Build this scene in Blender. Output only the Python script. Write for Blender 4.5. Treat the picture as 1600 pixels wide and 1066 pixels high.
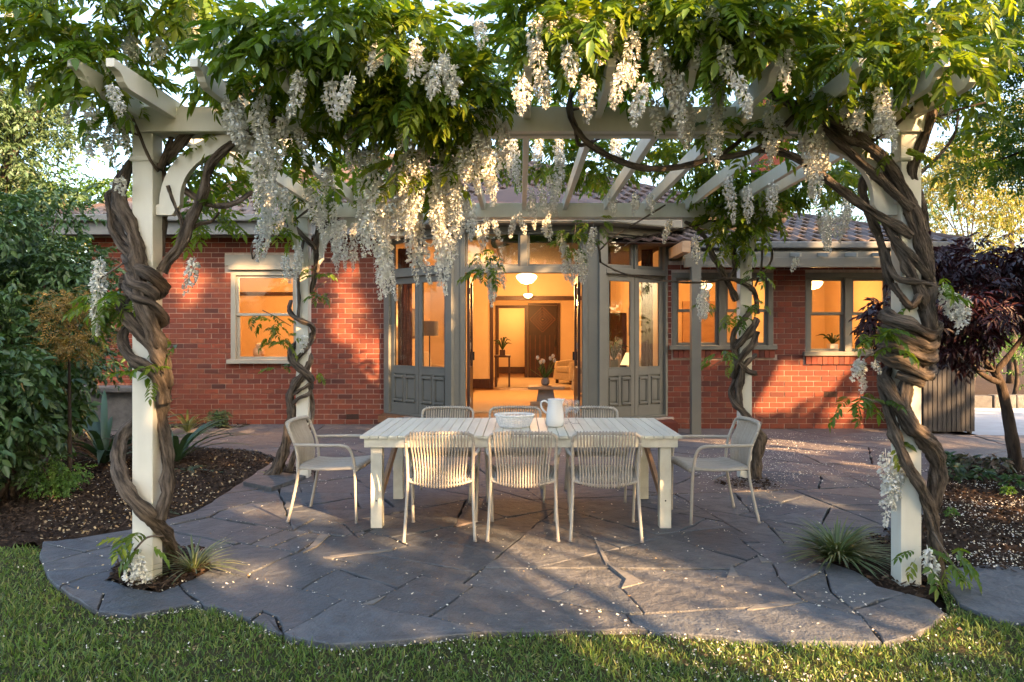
import bpy, bmesh, math, random
import numpy as np
from mathutils import Vector, Matrix, geometry
random.seed(7); RNG = np.random.default_rng(7)
for o in list(bpy.data.objects): bpy.data.objects.remove(o)
S = bpy.context.scene; COL = S.collection; PI = math.pi
def R(d): return math.radians(d)
# ------------------------------------------------------------------ camera, sky, sun, exposure
F, CX, CY, H = 1150.0, 813.0, 522.0, 1.535          # focal length in photo pixels, vanishing point, eye height
cam = bpy.data.objects.new('camera', bpy.data.cameras.new('camera')); COL.objects.link(cam)
cam.location = (0, 0, H); cam.rotation_euler = (R(90), 0, 0)
cam.data.sensor_width = 36; cam.data.lens = F/1600*36
cam.data.shift_x = (800-CX)/1600; cam.data.shift_y = (CY-533)/1600
cam.data.clip_start = .05; cam.data.clip_end = 600
S.camera = cam
SUN_EL, SUN_AZ = 22.0, 136.0                          # azimuth clockwise from +Y: behind the camera, to the right
SV = Vector((math.cos(R(SUN_EL))*math.sin(R(SUN_AZ)), math.cos(R(SUN_EL))*math.cos(R(SUN_AZ)), math.sin(R(SUN_EL))))
world = bpy.data.worlds.new('World'); S.world = world; world.use_nodes = True
wn = world.node_tree.nodes; wl = world.node_tree.links; wn.clear()
sky = wn.new('ShaderNodeTexSky'); sky.sky_type = 'NISHITA'; sky.sun_disc = False
sky.sun_elevation = R(SUN_EL); sky.sun_rotation = R(SUN_AZ); sky.air_density = 1.0; sky.dust_density = 5.0; sky.ozone_density = 1.0
bg = wn.new('ShaderNodeBackground'); bg.inputs['Strength'].default_value = .15
wo = wn.new('ShaderNodeOutputWorld'); wl.new(sky.outputs[0], bg.inputs[0]); wl.new(bg.outputs[0], wo.inputs[0])
sl = bpy.data.lights.new('sun', 'SUN'); sl.energy = 5.0; sl.angle = R(.5); sl.color = (1, .60, .29)
sun = bpy.data.objects.new('sun', sl); COL.objects.link(sun)
sun.rotation_euler = SV.to_track_quat('Z', 'Y').to_euler(); sun.location = (9, -9, 12)
vs = S.view_settings; vs.view_transform = 'Standard'; vs.look = 'None'; vs.gamma = 1; vs.use_curve_mapping = False
vs.exposure = 2.7
S.render.engine = 'CYCLES'
S.cycles.max_bounces = 8; S.cycles.transparent_max_bounces = 16
# ------------------------------------------------------------------ helpers
def W(px, py, Y): return ((px-CX)/F*Y, Y, H+(CY-py)/F*Y)
def G(px, py):
    Y = F*H/(py-CY); return ((px-CX)/F*Y, Y)
def PX(x, y, z): return (CX+F*x/y, CY-F*(z-H)/y)
ORG = {}
def tag(o, label=None, cat=None, group=None, kind=None):
    if label: o['label'] = label
    if cat: o['category'] = cat
    if group: o['group'] = group
    if kind: o['kind'] = kind
    return o
def thing(name, label, cat, loc=(0, 0, 0), group=None, rz=0):
    o = bpy.data.objects.new(name, None); COL.objects.link(o); o.empty_display_size = .2
    o.location = loc; o.rotation_euler = (0, 0, rz); ORG[o.name] = Vector(loc)
    return tag(o, label, cat, group)
def link(name, me, mat, parent=None, loc=None):
    o = bpy.data.objects.new(name, me); COL.objects.link(o)
    if mat is not None and not len(me.materials): me.materials.append(mat)
    if parent is not None: o.parent = parent; ORG[o.name] = ORG[parent.name]
    else: ORG[o.name] = Vector(loc or (0, 0, 0))
    if loc is not None: o.location = loc
    return o
def mesh_np(name, V, Fc, mat=None, smooth=False):
    V = np.asarray(V, dtype=np.float32); Fc = np.asarray(Fc, dtype=np.int32); m, k = Fc.shape
    me = bpy.data.meshes.new(name); me.vertices.add(len(V)); me.vertices.foreach_set('co', V.ravel())
    me.loops.add(m*k); me.loops.foreach_set('vertex_index', Fc.ravel())
    me.polygons.add(m); me.polygons.foreach_set('loop_start', np.arange(m, dtype=np.int32)*k)
    me.update(calc_edges=True)
    if smooth: me.polygons.foreach_set('use_smooth', np.ones(m, dtype=bool))
    if mat: me.materials.append(mat)
    return me
def rots(yaw, pitch, roll):
    cy, sy, cp, sp, cr, sr = np.cos(yaw), np.sin(yaw), np.cos(pitch), np.sin(pitch), np.cos(roll), np.sin(roll)
    M = np.empty((len(yaw), 3, 3))
    M[:, 0, 0] = cy*cp; M[:, 0, 1] = cy*sp*sr-sy*cr; M[:, 0, 2] = cy*sp*cr+sy*sr
    M[:, 1, 0] = sy*cp; M[:, 1, 1] = sy*sp*sr+cy*cr; M[:, 1, 2] = sy*sp*cr-cy*sr
    M[:, 2, 0] = -sp; M[:, 2, 1] = cp*sr; M[:, 2, 2] = cp*cr
    return M
def scatter(TV, TF, pos, M, sc):
    n = len(pos); k = len(TV)
    V = np.einsum('nij,kj->nki', M, TV)*np.asarray(sc).reshape(-1, 1, 1)+np.asarray(pos)[:, None, :]
    Fa = (TF[None]+(np.arange(n)*k)[:, None, None]).reshape(-1, TF.shape[1])
    return V.reshape(-1, 3), Fa
def join_np(parts):
    vs, fs, o = [], [], 0
    for V, Fc in parts: vs.append(V); fs.append(Fc+o); o += len(V)
    return np.concatenate(vs), np.concatenate(fs)
def inpoly(px, py, poly):
    px = np.asarray(px, float); py = np.asarray(py, float); c = np.zeros(px.shape, bool); n = len(poly); j = n-1
    for i in range(n):
        xi, yi = poly[i]; xj, yj = poly[j]
        if yi != yj: c ^= ((yi > py) != (yj > py)) & (px < (xj-xi)*(py-yi)/(yj-yi)+xi)
        j = i
    return c
def cr(pts, per=6):
    P = np.asarray(pts, float); out = []
    Q = np.vstack([2*P[0]-P[1], P, 2*P[-1]-P[-2]])
    for i in range(1, len(Q)-2):
        p0, p1, p2, p3 = Q[i-1], Q[i], Q[i+1], Q[i+2]
        for t in np.linspace(0, 1, per, endpoint=False):
            out.append(.5*((2*p1)+(p2-p0)*t+(2*p0-5*p1+4*p2-p3)*t*t+(3*p1-p0-3*p2+p3)*t**3))
    out.append(P[-1]); return np.array(out)
class MB:
    def __init__(s): s.v = []; s.f = []; s.ba = {}
    def add(s, V, Fc):
        o = len(s.v); s.v += [tuple(p) for p in V]; s.f += [tuple(i+o for i in f) for f in Fc]; return s
    def box(s, x0, x1, y0, y1, z0, z1):
        return s.add([(x0,y0,z0),(x1,y0,z0),(x1,y1,z0),(x0,y1,z0),(x0,y0,z1),(x1,y0,z1),(x1,y1,z1),(x0,y1,z1)],
                     [(0,3,2,1),(4,5,6,7),(0,1,5,4),(1,2,6,5),(2,3,7,6),(3,0,4,7)])
    def obox(s, fr, u0, u1, w0, w1, z0, z1):           # fr = (A, t, n): u along t, w along outward n
        A, t, n = fr; P = lambda u, w, z: (A[0]+t[0]*u+n[0]*w, A[1]+t[1]*u+n[1]*w, z)
        return s.add([P(u0,w1,z0),P(u1,w1,z0),P(u1,w0,z0),P(u0,w0,z0),P(u0,w1,z1),P(u1,w1,z1),P(u1,w0,z1),P(u0,w0,z1)],
                     [(0,3,2,1),(4,5,6,7),(0,1,5,4),(1,2,6,5),(2,3,7,6),(3,0,4,7)])
    def bar(s, p0, p1, w, h, up=(0, 0, 1)):
        p0, p1 = Vector(p0), Vector(p1); d = (p1-p0).normalized(); x = d.cross(Vector(up)).normalized(); y = x.cross(d)
        V = []
        for p in (p0, p1):
            for a, b in ((-1,-1),(1,-1),(1,1),(-1,1)): V.append(p+x*a*w/2+y*b*h/2)
        return s.add(V, [(0,1,2,3),(7,6,5,4),(0,4,5,1),(1,5,6,2),(2,6,7,3),(3,7,4,0)])
    def prism(s, poly, z0, z1):
        n = len(poly)
        return s.add([(x,y,z0) for x,y in poly]+[(x,y,z1) for x,y in poly],
                     [tuple(range(n-1,-1,-1)), tuple(range(n,2*n))]+[(i,(i+1)%n,n+(i+1)%n,n+i) for i in range(n)])
    def xprism(s, poly, y0, y1):                          # poly in (x, z)
        n = len(poly)
        return s.add([(x,y0,z) for x,z in poly]+[(x,y1,z) for x,z in poly],
                     [tuple(range(n)), tuple(range(2*n-1,n-1,-1))]+[(i,n+i,n+(i+1)%n,(i+1)%n) for i in range(n)])
    def yprism(s, poly, x0, x1):                          # poly in (y, z)
        n = len(poly)
        return s.add([(x0,y,z) for y,z in poly]+[(x1,y,z) for y,z in poly],
                     [tuple(range(n-1,-1,-1)), tuple(range(n,2*n))]+[(i,(i+1)%n,n+(i+1)%n,n+i) for i in range(n)])
    def tube(s, pts, r, sides=8, per=6, ridge=0, twist=0, lump=0, smooth=True, seed=0):
        r_ = r if hasattr(r, '__len__') else [r]*len(pts)
        if len(r_) != len(pts): r_ = np.interp(np.linspace(0,1,len(pts)), np.linspace(0,1,len(r_)), r_)
        Q = np.column_stack([np.asarray(pts, float), r_])
        Q = cr(Q, per) if smooth and len(pts) > 2 else Q
        P, rad = Q[:, :3], np.maximum(Q[:, 3], .0008)
        T = np.gradient(P, axis=0); T /= np.linalg.norm(T, axis=1, keepdims=True)+1e-9
        N = np.cross(T[0], [0.3,.2,.9] if abs(T[0][2]) < .8 else [1,0,0]); N /= np.linalg.norm(N)
        a = np.linspace(0, 2*PI, sides, endpoint=False); V = []; L = 0
        rr = np.random.default_rng(seed+len(pts)*13)
        ph = rr.uniform(0, 6, 6); Lt = float(np.linalg.norm(np.diff(P, axis=0), axis=1).sum())
        kn = [(rr.uniform(0, Lt), rr.uniform(0, 2*PI), rr.uniform(.15,.42)) for _ in range(int(Lt*3.2))] if ridge else []
        for i in range(len(P)):
            if i: L += np.linalg.norm(P[i]-P[i-1])
            N = N-T[i]*np.dot(N, T[i]); N /= np.linalg.norm(N)+1e-9; B = np.cross(T[i], N)
            q = np.ones(sides)
            if ridge: q += ridge*(np.sin(3*a+twist*L+ph[0])+.6*np.sin(5*a-twist*.7*L+ph[1])+.45*np.sin(7*a+twist*1.3*L+ph[4]))
            if ridge: q += .045*np.sin(11*a+twist*L*.9+ph[2])+.03*np.sin(13*a-twist*L*1.1+ph[3])
            for kl, ka, kh in kn:
                dl = (L-kl)/(rad[i]*1.1); 
                if abs(dl) < 2.5: q += kh*math.exp(-dl*dl)*np.exp(-(1-np.cos(a-ka))*3)
            if lump: q *= 1+lump*(math.sin(L*23+ph[2])+math.sin(L*41+ph[3]))+lump*.6*rr.standard_normal(sides)
            V.append(P[i]+rad[i]*q[:, None]*(np.cos(a)[:, None]*N+np.sin(a)[:, None]*B))
            if ridge:
                for j in range(sides): s.ba[len(s.v)+i*sides+j] = (rad[i]*math.cos(a[j]+L*2.2)+seed*.37, rad[i]*math.sin(a[j]+L*2.2), L*.16)
        n = len(P); V = np.concatenate(V); Fc = []
        for i in range(n-1):
            for j in range(sides):
                k = (j+1) % sides; Fc.append((i*sides+j, i*sides+k, (i+1)*sides+k, (i+1)*sides+j))
        Fc.append(tuple(range(sides-1,-1,-1))); Fc.append(tuple((n-1)*sides+j for j in range(sides)))
        return s.add(V, Fc)
    def lathe(s, prof, c=(0, 0, 0), n=20, sq=(1, 1)):
        V = []; Fc = []
        for r, z in prof:
            for j in range(n):
                a = 2*PI*j/n; V.append((c[0]+r*sq[0]*math.cos(a), c[1]+r*sq[1]*math.sin(a), c[2]+z))
        m = len(prof)
        for i in range(m-1):
            for j in range(n): k = (j+1) % n; Fc.append((i*n+j, i*n+k, (i+1)*n+k, (i+1)*n+j))
        Fc.append(tuple(range(n-1,-1,-1))); Fc.append(tuple((m-1)*n+j for j in range(n)))
        return s.add(V, Fc)
    def build(s, name, mat, parent=None, smooth=False, bevel=0, loc=None, kind=None):
        org = ORG[parent.name] if parent is not None else Vector(loc or (0, 0, 0))
        me = bpy.data.meshes.new(name)
        me.from_pydata([(x-org.x, y-org.y, z-org.z) for x, y, z in s.v], [], s.f); me.update()
        if bevel:
            bm = bmesh.new(); bm.from_mesh(me)
            es = [e for e in bm.edges if len(e.link_faces) == 2 and e.calc_face_angle(0) > .6]
            bmesh.ops.bevel(bm, geom=es, offset=bevel, segments=2, affect='EDGES', profile=.6, clamp_overlap=True)
            bm.to_mesh(me); bm.free()
        if smooth is True: me.polygons.foreach_set('use_smooth', np.ones(len(me.polygons), dtype=bool))
        elif smooth: me.shade_auto_smooth(use_auto_smooth=True, angle=R(smooth)) if hasattr(me, 'shade_auto_smooth') else None
        if s.ba and len(me.vertices) == len(s.v):
            at = me.attributes.new('grain', 'FLOAT_VECTOR', 'POINT'); at.data.foreach_set('vector', np.array([s.ba.get(i,(0,0,0)) for i in range(len(s.v))], dtype=np.float32).ravel())
        o = link(name, me, mat, parent, None if parent is not None else tuple(org))
        if kind: o['kind'] = kind
        return o
def kids(o): return [c for c in bpy.data.objects if c.parent == o]
def copy_tree(o, parent=None, ch=None):
    c = o.copy(); COL.objects.link(c)
    if parent is not None: c.parent = parent
    for k in list(o.children): copy_tree(k, c)
    return c
# ------------------------------------------------------------------ materials
def pmat(name, col, col2=None, rough=.6, nscale=6, namt=1, var=0, src=None, bump=None, metal=0, spec=.4, stretch=None, emit=None, trans=0, tcol=None, pal=None, detail=4, coat=0):
    m = bpy.data.materials.new(name); m.use_nodes = True; nt = m.node_tree; N = nt.nodes; L = nt.links; N.clear()
    out = N.new('ShaderNodeOutputMaterial'); b = N.new('ShaderNodeBsdfPrincipled')
    b.inputs['Roughness'].default_value = rough; b.inputs['Metallic'].default_value = metal
    b.inputs['Specular IOR Level'].default_value = spec; b.inputs['Coat Weight'].default_value = coat
    tc = N.new('ShaderNodeTexCoord'); vec = tc.outputs['Object']
    if stretch == 'grain':
        an = N.new('ShaderNodeAttribute'); an.attribute_name = 'grain'; vec = an.outputs['Vector']
    elif stretch:
        mp = N.new('ShaderNodeMapping'); mp.inputs['Scale'].default_value = stretch; L.new(vec, mp.inputs[0]); vec = mp.outputs[0]
    rnd = None
    if src == 'obj':
        oi = N.new('ShaderNodeObjectInfo'); rnd = oi.outputs['Random']
        va = N.new('ShaderNodeVectorMath'); va.operation = 'ADD'; ml = N.new('ShaderNodeMath'); ml.operation = 'MULTIPLY'; ml.inputs[1].default_value = 57
        L.new(rnd, ml.inputs[0]); L.new(vec, va.inputs[0]); L.new(ml.outputs[0], va.inputs[1]); vec = va.outputs[0]
    elif src == 'isl':
        ge = N.new('ShaderNodeNewGeometry'); rnd = ge.outputs['Random Per Island']
    if pal and rnd is not None:
        rp = N.new('ShaderNodeValToRGB'); cs = rp.color_ramp
        while len(cs.elements) < len(pal): cs.elements.new(.5)
        for i, c in enumerate(pal):
            cs.elements[i].position = i/(len(pal)-1); cs.elements[i].color = (*c, 1)
        L.new(rnd, rp.inputs[0]); c = rp.outputs[0]
    else:
        rg = N.new('ShaderNodeRGB'); rg.outputs[0].default_value = (*col, 1); c = rg.outputs[0]
    if col2:
        no = N.new('ShaderNodeTexNoise'); no.inputs['Scale'].default_value = nscale; no.inputs['Detail'].default_value = detail; no.inputs['Roughness'].default_value = .62
        L.new(vec, no.inputs['Vector'])
        r2 = N.new('ShaderNodeValToRGB'); r2.color_ramp.elements[0].position = .38; r2.color_ramp.elements[1].position = .66
        L.new(no.outputs[0], r2.inputs[0])
        mx = N.new('ShaderNodeMixRGB'); mx.inputs[2].default_value = (*col2, 1)
        mm = N.new('ShaderNodeMath'); mm.operation = 'MULTIPLY'; mm.inputs[1].default_value = namt
        L.new(r2.outputs[0], mm.inputs[0]); L.new(mm.outputs[0], mx.inputs[0]); L.new(c, mx.inputs[1]); c = mx.outputs[0]
    if var and rnd is not None:
        hs = N.new('ShaderNodeHueSaturation'); mr = N.new('ShaderNodeMapRange'); mr.inputs['To Min'].default_value = 1-var; mr.inputs['To Max'].default_value = 1+var
        fr = N.new('ShaderNodeMath'); fr.operation = 'FRACT'; m7 = N.new('ShaderNodeMath'); m7.operation = 'MULTIPLY'; m7.inputs[1].default_value = 7.31
        L.new(rnd, m7.inputs[0]); L.new(m7.outputs[0], fr.inputs[0]); L.new(fr.outputs[0], mr.inputs[0]); L.new(mr.outputs[0], hs.inputs['Value']); L.new(c, hs.inputs['Color']); c = hs.outputs[0]
    L.new(c, b.inputs['Base Color'])
    if bump:
        bs, st, di = bump; nb = N.new('ShaderNodeTexNoise'); nb.inputs['Scale'].default_value = bs; nb.inputs['Detail'].default_value = 5; nb.inputs['Roughness'].default_value = .65
        L.new(vec, nb.inputs['Vector']); bp = N.new('ShaderNodeBump'); bp.inputs['Strength'].default_value = st; bp.inputs['Distance'].default_value = di
        L.new(nb.outputs[0], bp.inputs['Height']); L.new(bp.outputs[0], b.inputs['Normal'])
    if emit:
        b.inputs['Emission Color'].default_value = (*emit[0], 1); b.inputs['Emission Strength'].default_value = emit[1]
    sh = b.outputs[0]
    if trans:
        t = N.new('ShaderNodeBsdfTranslucent')
        if tcol:
            hm = N.new('ShaderNodeMixRGB'); hm.blend_type = 'MULTIPLY'; hm.inputs[0].default_value = 1; hm.inputs[2].default_value = (*tcol, 1); L.new(c, hm.inputs[1]); L.new(hm.outputs[0], t.inputs[0])
        else: L.new(c, t.inputs[0])
        ms = N.new('ShaderNodeMixShader'); ms.inputs[0].default_value = trans; L.new(sh, ms.inputs[1]); L.new(t.outputs[0], ms.inputs[2]); sh = ms.outputs[0]
    L.new(sh, out.inputs[0]); return m
def glassmat(name, tint=(1, 1, 1), refl=1.0):
    m = bpy.data.materials.new(name); m.use_nodes = True; N = m.node_tree.nodes; L = m.node_tree.links; N.clear()
    out = N.new('ShaderNodeOutputMaterial'); t = N.new('ShaderNodeBsdfTransparent'); t.inputs[0].default_value = (*tint, 1)
    g = N.new('ShaderNodeBsdfGlossy'); g.inputs['Roughness'].default_value = .015
    fr = N.new('ShaderNodeLayerWeight'); fr.inputs[0].default_value = .5; pw = N.new('ShaderNodeMath'); pw.operation = 'POWER'; pw.inputs[1].default_value = 4.5; L.new(fr.outputs['Facing'], pw.inputs[0]); mu = N.new('ShaderNodeMath'); mu.operation = 'MULTIPLY_ADD'; mu.inputs[1].default_value = .8; mu.inputs[2].default_value = .045*refl
    nz = N.new('ShaderNodeTexNoise'); nz.inputs['Scale'].default_value = 2.2; tc = N.new('ShaderNodeTexCoord'); L.new(tc.outputs['Object'], nz.inputs['Vector'])
    bp = N.new('ShaderNodeBump'); bp.inputs['Strength'].default_value = .12; bp.inputs['Distance'].default_value = .02; L.new(nz.outputs[0], bp.inputs['Height']); L.new(bp.outputs[0], g.inputs['Normal'])
    mx = N.new('ShaderNodeMixShader'); L.new(pw.outputs[0], mu.inputs[0]); L.new(mu.outputs[0], mx.inputs[0]); L.new(t.outputs[0], mx.inputs[1]); L.new(g.outputs[0], mx.inputs[2]); L.new(mx.outputs[0], out.inputs[0])
    return m
BRICKPAL = [(.058,.018,.012), (.150,.030,.013), (.185,.040,.016), (.120,.024,.012), (.195,.052,.022), (.085,.021,.013)]
M = {}
M['brick'] = pmat('brick', (.3,.07,.04), (.09,.022,.015), rough=.85, nscale=14, namt=.5, var=.16, src='obj', pal=BRICKPAL, bump=(60,.4,.006))
M['brick_run'] = pmat('brick_run', (.3,.07,.04), (.09,.022,.015), rough=.85, nscale=14, namt=.5, var=.16, src='isl', pal=BRICKPAL, bump=(60,.4,.006))
M['mortar'] = pmat('mortar', (.42,.34,.27), (.30,.23,.18), rough=.95, nscale=12, bump=(80,.5,.004))
M['trim'] = pmat('trim', (.142,.134,.106), (.116,.110,.088), rough=.5, nscale=3, namt=.6, bump=(30,.08,.003))
M['trim_light'] = pmat('trim_light', (.27,.25,.20), (.21,.195,.16), rough=.5, nscale=4, namt=.6)
M['gutter'] = pmat('gutter', (.11,.118,.12), (.085,.092,.094), rough=.4, nscale=2, namt=.6)
M['white'] = pmat('white_paint', (.66,.65,.56), (.54,.52,.43), rough=.42, nscale=5, namt=.55, bump=(22,.10,.004), stretch=(1,1,.35))
M['tablepaint'] = pmat('table_paint', (.62,.60,.49), (.47,.44,.35), rough=.5, nscale=9, namt=.6, var=.06, src='obj', bump=(40,.2,.003), stretch=(1,.15,1))
M['chairmetal'] = pmat('chair_metal', (.40,.365,.305), (.34,.31,.26), rough=.45, nscale=8, namt=.4)
M['cord'] = pmat('chair_cord', (.37,.335,.28), (.29,.26,.22), rough=.75, nscale=40, namt=.5, bump=(250,.4,.002), var=.08, src='isl')
M['slate'] = pmat('slate', (.13,.13,.14), (.050,.053,.057), rough=.6, nscale=7, namt=.75, var=.16, src='obj', pal=[(.068,.080,.092),(.100,.110,.120),(.056,.066,.077),(.108,.110,.112),(.076,.088,.100),(.124,.124,.122)], bump=(11,1,.035), detail=9)
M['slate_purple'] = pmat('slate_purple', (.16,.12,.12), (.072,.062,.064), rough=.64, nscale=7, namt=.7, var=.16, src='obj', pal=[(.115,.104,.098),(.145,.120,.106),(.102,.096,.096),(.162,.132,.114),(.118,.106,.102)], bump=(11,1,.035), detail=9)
M['mortar_pale'] = pmat('mortar_pale', (.165,.16,.15), (.12,.117,.11), rough=.9, nscale=20, bump=(90,.5,.004))
M['soil'] = pmat('soil', (.032,.021,.014), (.055,.037,.025), rough=1, nscale=9, bump=(40,1,.02), spec=.1, detail=8)
M['mulch'] = pmat('mulch', (.05,.03,.02), rough=.95, var=.4, src='isl', pal=[(.024,.015,.010),(.045,.029,.018),(.066,.042,.026),(.033,.021,.014),(.10,.068,.045)], spec=.15)
M['litter'] = pmat('litter', (.3,.2,.1), rough=.8, var=.25, src='isl', pal=[(.30,.20,.10),(.20,.12,.05),(.42,.32,.18),(.34,.26,.15)])
M['petal'] = pmat('petal', (.78,.74,.62), rough=.6, var=.12, src='isl', pal=[(.80,.77,.66),(.72,.66,.48),(.85,.83,.78),(.66,.56,.38)], trans=.25)
M['lawnbase'] = pmat('lawn_base', (.03,.042,.014), (.06,.05,.026), rough=1, nscale=14, spec=.1, bump=(50,.8,.02))
M['blade'] = pmat('grass_blade', (.08,.13,.03), rough=.5, var=.3, src='isl', pal=[(.085,.155,.030),(.115,.195,.038),(.072,.135,.026),(.140,.205,.042),(.20,.200,.075),(.100,.175,.034)], trans=.3, tcol=(1.2,1.2,.6))
M['leaf'] = pmat('wisteria_leaf', (.07,.13,.02), rough=.42, var=.22, src='isl', pal=[(.062,.125,.016),(.095,.168,.016),(.145,.208,.017),(.080,.150,.018),(.215,.250,.022),(.118,.188,.017)], trans=.5, tcol=(1.75,1.6,.55), spec=.5)
M['leaf_obj'] = pmat('wisteria_leaf_near', (.07,.13,.02), rough=.42, var=.22, src='obj', pal=[(.060,.122,.016),(.090,.160,.016),(.135,.200,.016),(.075,.145,.018),(.19,.235,.018)], trans=.42, tcol=(1.75,1.6,.55), spec=.5)
M['floret'] = pmat('wisteria_floret', (.82,.80,.74), rough=.6, var=.08, src='isl', pal=[(.88,.86,.79),(.84,.82,.71),(.90,.89,.84),(.80,.78,.64)], trans=.3)
M['bark'] = pmat('vine_bark', (.048,.038,.029), (.245,.192,.145), rough=.9, nscale=46, namt=1, bump=(75,1,.05), stretch='grain', detail=8, spec=.2)
M['bark_dark'] = pmat('tree_bark', (.075,.055,.042), (.035,.026,.02), rough=.95, nscale=12, bump=(30,1,.02), stretch=(1.5,1.5,.4), spec=.2)
M['tile'] = pmat('roof_tile', (.1,.08,.075), (.065,.055,.05), rough=.8, nscale=5, namt=.5, var=.2, src='obj', pal=[(.085,.072,.068),(.115,.088,.078),(.075,.066,.064),(.125,.098,.085)], bump=(40,.3,.005))
M['tile_run'] = pmat('roof_tile_run', (.07,.05,.045), (.05,.036,.032), rough=.9, nscale=3, namt=.6, var=.2, src='isl', pal=[(.075,.052,.046),(.062,.048,.045),(.092,.055,.044),(.056,.047,.046)])
M['glass'] = glassmat('window_glass', (.97,.96,.93), 1.3)
M['clear'] = glassmat('clear_glass', (.99,.995,.995), 2.0)
M['wallpaint'] = pmat('wall_paint', (.66,.52,.34), (.60,.46,.29), rough=.8, nscale=2, namt=.5)
M['ceilpaint'] = pmat('ceiling_paint', (.72,.60,.42), rough=.8)
M['boardwood'] = pmat('board_wood', (.125,.042,.018), (.085,.028,.012), rough=.4)
M['doorwood'] = pmat('door_wood', (.030,.010,.006), (.020,.007,.004), rough=.45)
M['darkwood'] = pmat('dark_wood', (.060,.021,.011), (.035,.012,.007), rough=.4, nscale=6, stretch=(6,6,.6), spec=.5)
M['floorwood'] = pmat('floor_wood', (.17,.075,.032), (.11,.05,.022), rough=.4, nscale=5, stretch=(8,.6,1))
M['rug'] = pmat('rug', (.52,.38,.22), (.44,.31,.17), rough=.95, nscale=60, bump=(160,.6,.006))
M['linen'] = pmat('linen', (.50,.42,.31), (.43,.35,.25), rough=.9, nscale=20, bump=(120,.3,.003))
M['greyfab'] = pmat('grey_fabric', (.26,.24,.22), rough=.9, bump=(150,.3,.003))
M['palewood'] = pmat('pale_wood', (.44,.28,.16), (.34,.21,.12), rough=.55, nscale=8, stretch=(.5,5,1))
M['ceramic'] = pmat('white_ceramic', (.66,.66,.65), rough=.18, spec=.5, coat=.3)
M['wicker'] = pmat('white_wicker', (.74,.74,.72), (.62,.62,.60), rough=.6, nscale=40)
M['lampglow'] = pmat('lamp_glow', (.9,.8,.6), emit=((1,.66,.30), 1.7))
M['shadeglow'] = pmat('lampshade_glow', (.8,.7,.5), emit=((1,.60,.25), .35))
M['curtain'] = pmat('curtain', (.16,.06,.028), (.11,.04,.018), rough=.9)
M['greyshade'] = pmat('lampshade_grey', (.30,.27,.24), rough=.8)
M['dark'] = pmat('dark_metal', (.03,.028,.026), rough=.45, metal=.3)
M['slat_dark'] = pmat('dark_slat', (.026,.025,.028), (.019,.018,.02), rough=.6, nscale=4, var=.15, src='obj', stretch=(4,4,.5))
M['concrete'] = pmat('concrete', (.33,.34,.36), (.27,.275,.29), rough=.85, nscale=3, bump=(60,.3,.005))
M['pinkpave'] = pmat('pink_pave', (.25,.17,.145), (.19,.13,.115), rough=.85, nscale=3, bump=(20,.4,.01))
M['vent'] = pmat('air_vent', (.045,.022,.014), rough=.9)
M['stone'] = pmat('kerb_stone', (.11,.105,.10), (.07,.068,.065), rough=.95, nscale=6, var=.2, src='obj', bump=(20,.6,.02))
def leafmat(name, pal, tr=.3, tc=(1.5,1.5,.6), rough=.45, var=.25): return pmat(name, pal[0], rough=rough, var=var, src='isl', pal=pal, trans=tr, tcol=tc, spec=.45)
M['shrub_dark'] = leafmat('shrub_dark_leaf', [(.030,.070,.024),(.045,.092,.028),(.064,.115,.032),(.034,.078,.027)], .2)
M['shrub_mid'] = leafmat('shrub_mid_leaf', [(.035,.085,.026),(.05,.11,.03),(.065,.125,.034)], .25)
M['shrub_gold'] = leafmat('golden_leaf', [(.20,.12,.03),(.26,.16,.04),(.12,.10,.03),(.32,.19,.05)], .35)  # orange light on the twiggy shrub is put into its leaf colour
M['shrub_lime'] = leafmat('fresh_leaf', [(.07,.16,.03),(.10,.19,.035),(.055,.13,.026)], .35)
M['maple'] = leafmat('maple_leaf', [(.030,.010,.013),(.042,.012,.016),(.022,.009,.013),(.05,.014,.016),(.026,.010,.014)], .16, (1.5,.7,.7), .45)
M['strap'] = leafmat('strap_leaf', [(.035,.075,.04),(.05,.095,.045),(.03,.065,.04),(.07,.11,.05)], .15, rough=.35)
M['tuft'] = leafmat('tuft_leaf', [(.075,.12,.04),(.13,.16,.06),(.055,.095,.03),(.22,.22,.11),(.09,.14,.05)], .25)
M['tree_green'] = leafmat('tree_leaf', [(.05,.11,.022),(.07,.14,.026),(.09,.16,.03),(.045,.10,.022)], .45, (1.7,1.6,.5))
M['tree_gold'] = leafmat('tree_gold_leaf', [(.11,.15,.035),(.17,.18,.045),(.25,.20,.055),(.08,.12,.03)], .5, (1.5,1.4,.6))  # warm glow at the right is put into these leaf colours
M['tree_blue'] = leafmat('tree_blue_leaf', [(.055,.095,.042),(.075,.115,.046),(.045,.085,.038)], .3)
M['succulent'] = leafmat('succulent_leaf', [(.06,.10,.06),(.12,.10,.06),(.16,.11,.08),(.08,.12,.07)], .1)
# ------------------------------------------------------------------ ground
def polyz(name, poly, z, mat, kind='structure', parent=None):
    m = MB(); m.add([(x,y,z) for x,y in poly], [tuple(range(len(poly)))])
    o = m.build(name, mat, parent); o['kind'] = kind; return o
gnd = MB(); gnd.add([(-90,-60,-.075),(90,-60,-.075),(90,140,-.075),(-90,140,-.075)], [(0,1,2,3)])
gnd = gnd.build('ground', M['soil']); gnd['kind'] = 'structure'
FRONT_PX = [(66,846),(60,868),(74,902),(108,930),(150,955),(205,961),(255,952),(300,944),(345,950),(400,972),(455,997),(520,1009),(600,1003),(700,994),(760,987),(830,987),(900,984),(1000,983),(1080,990),(1160,999),(1240,1002),(1310,1004),(1385,1004),(1440,986),(1478,958),(1455,938)]
LEFT_PX = [(90,845),(200,827),(300,801),(350,771),(398,739),(434,716),(400,704),(300,698),(232,692),(150,676)]
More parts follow.
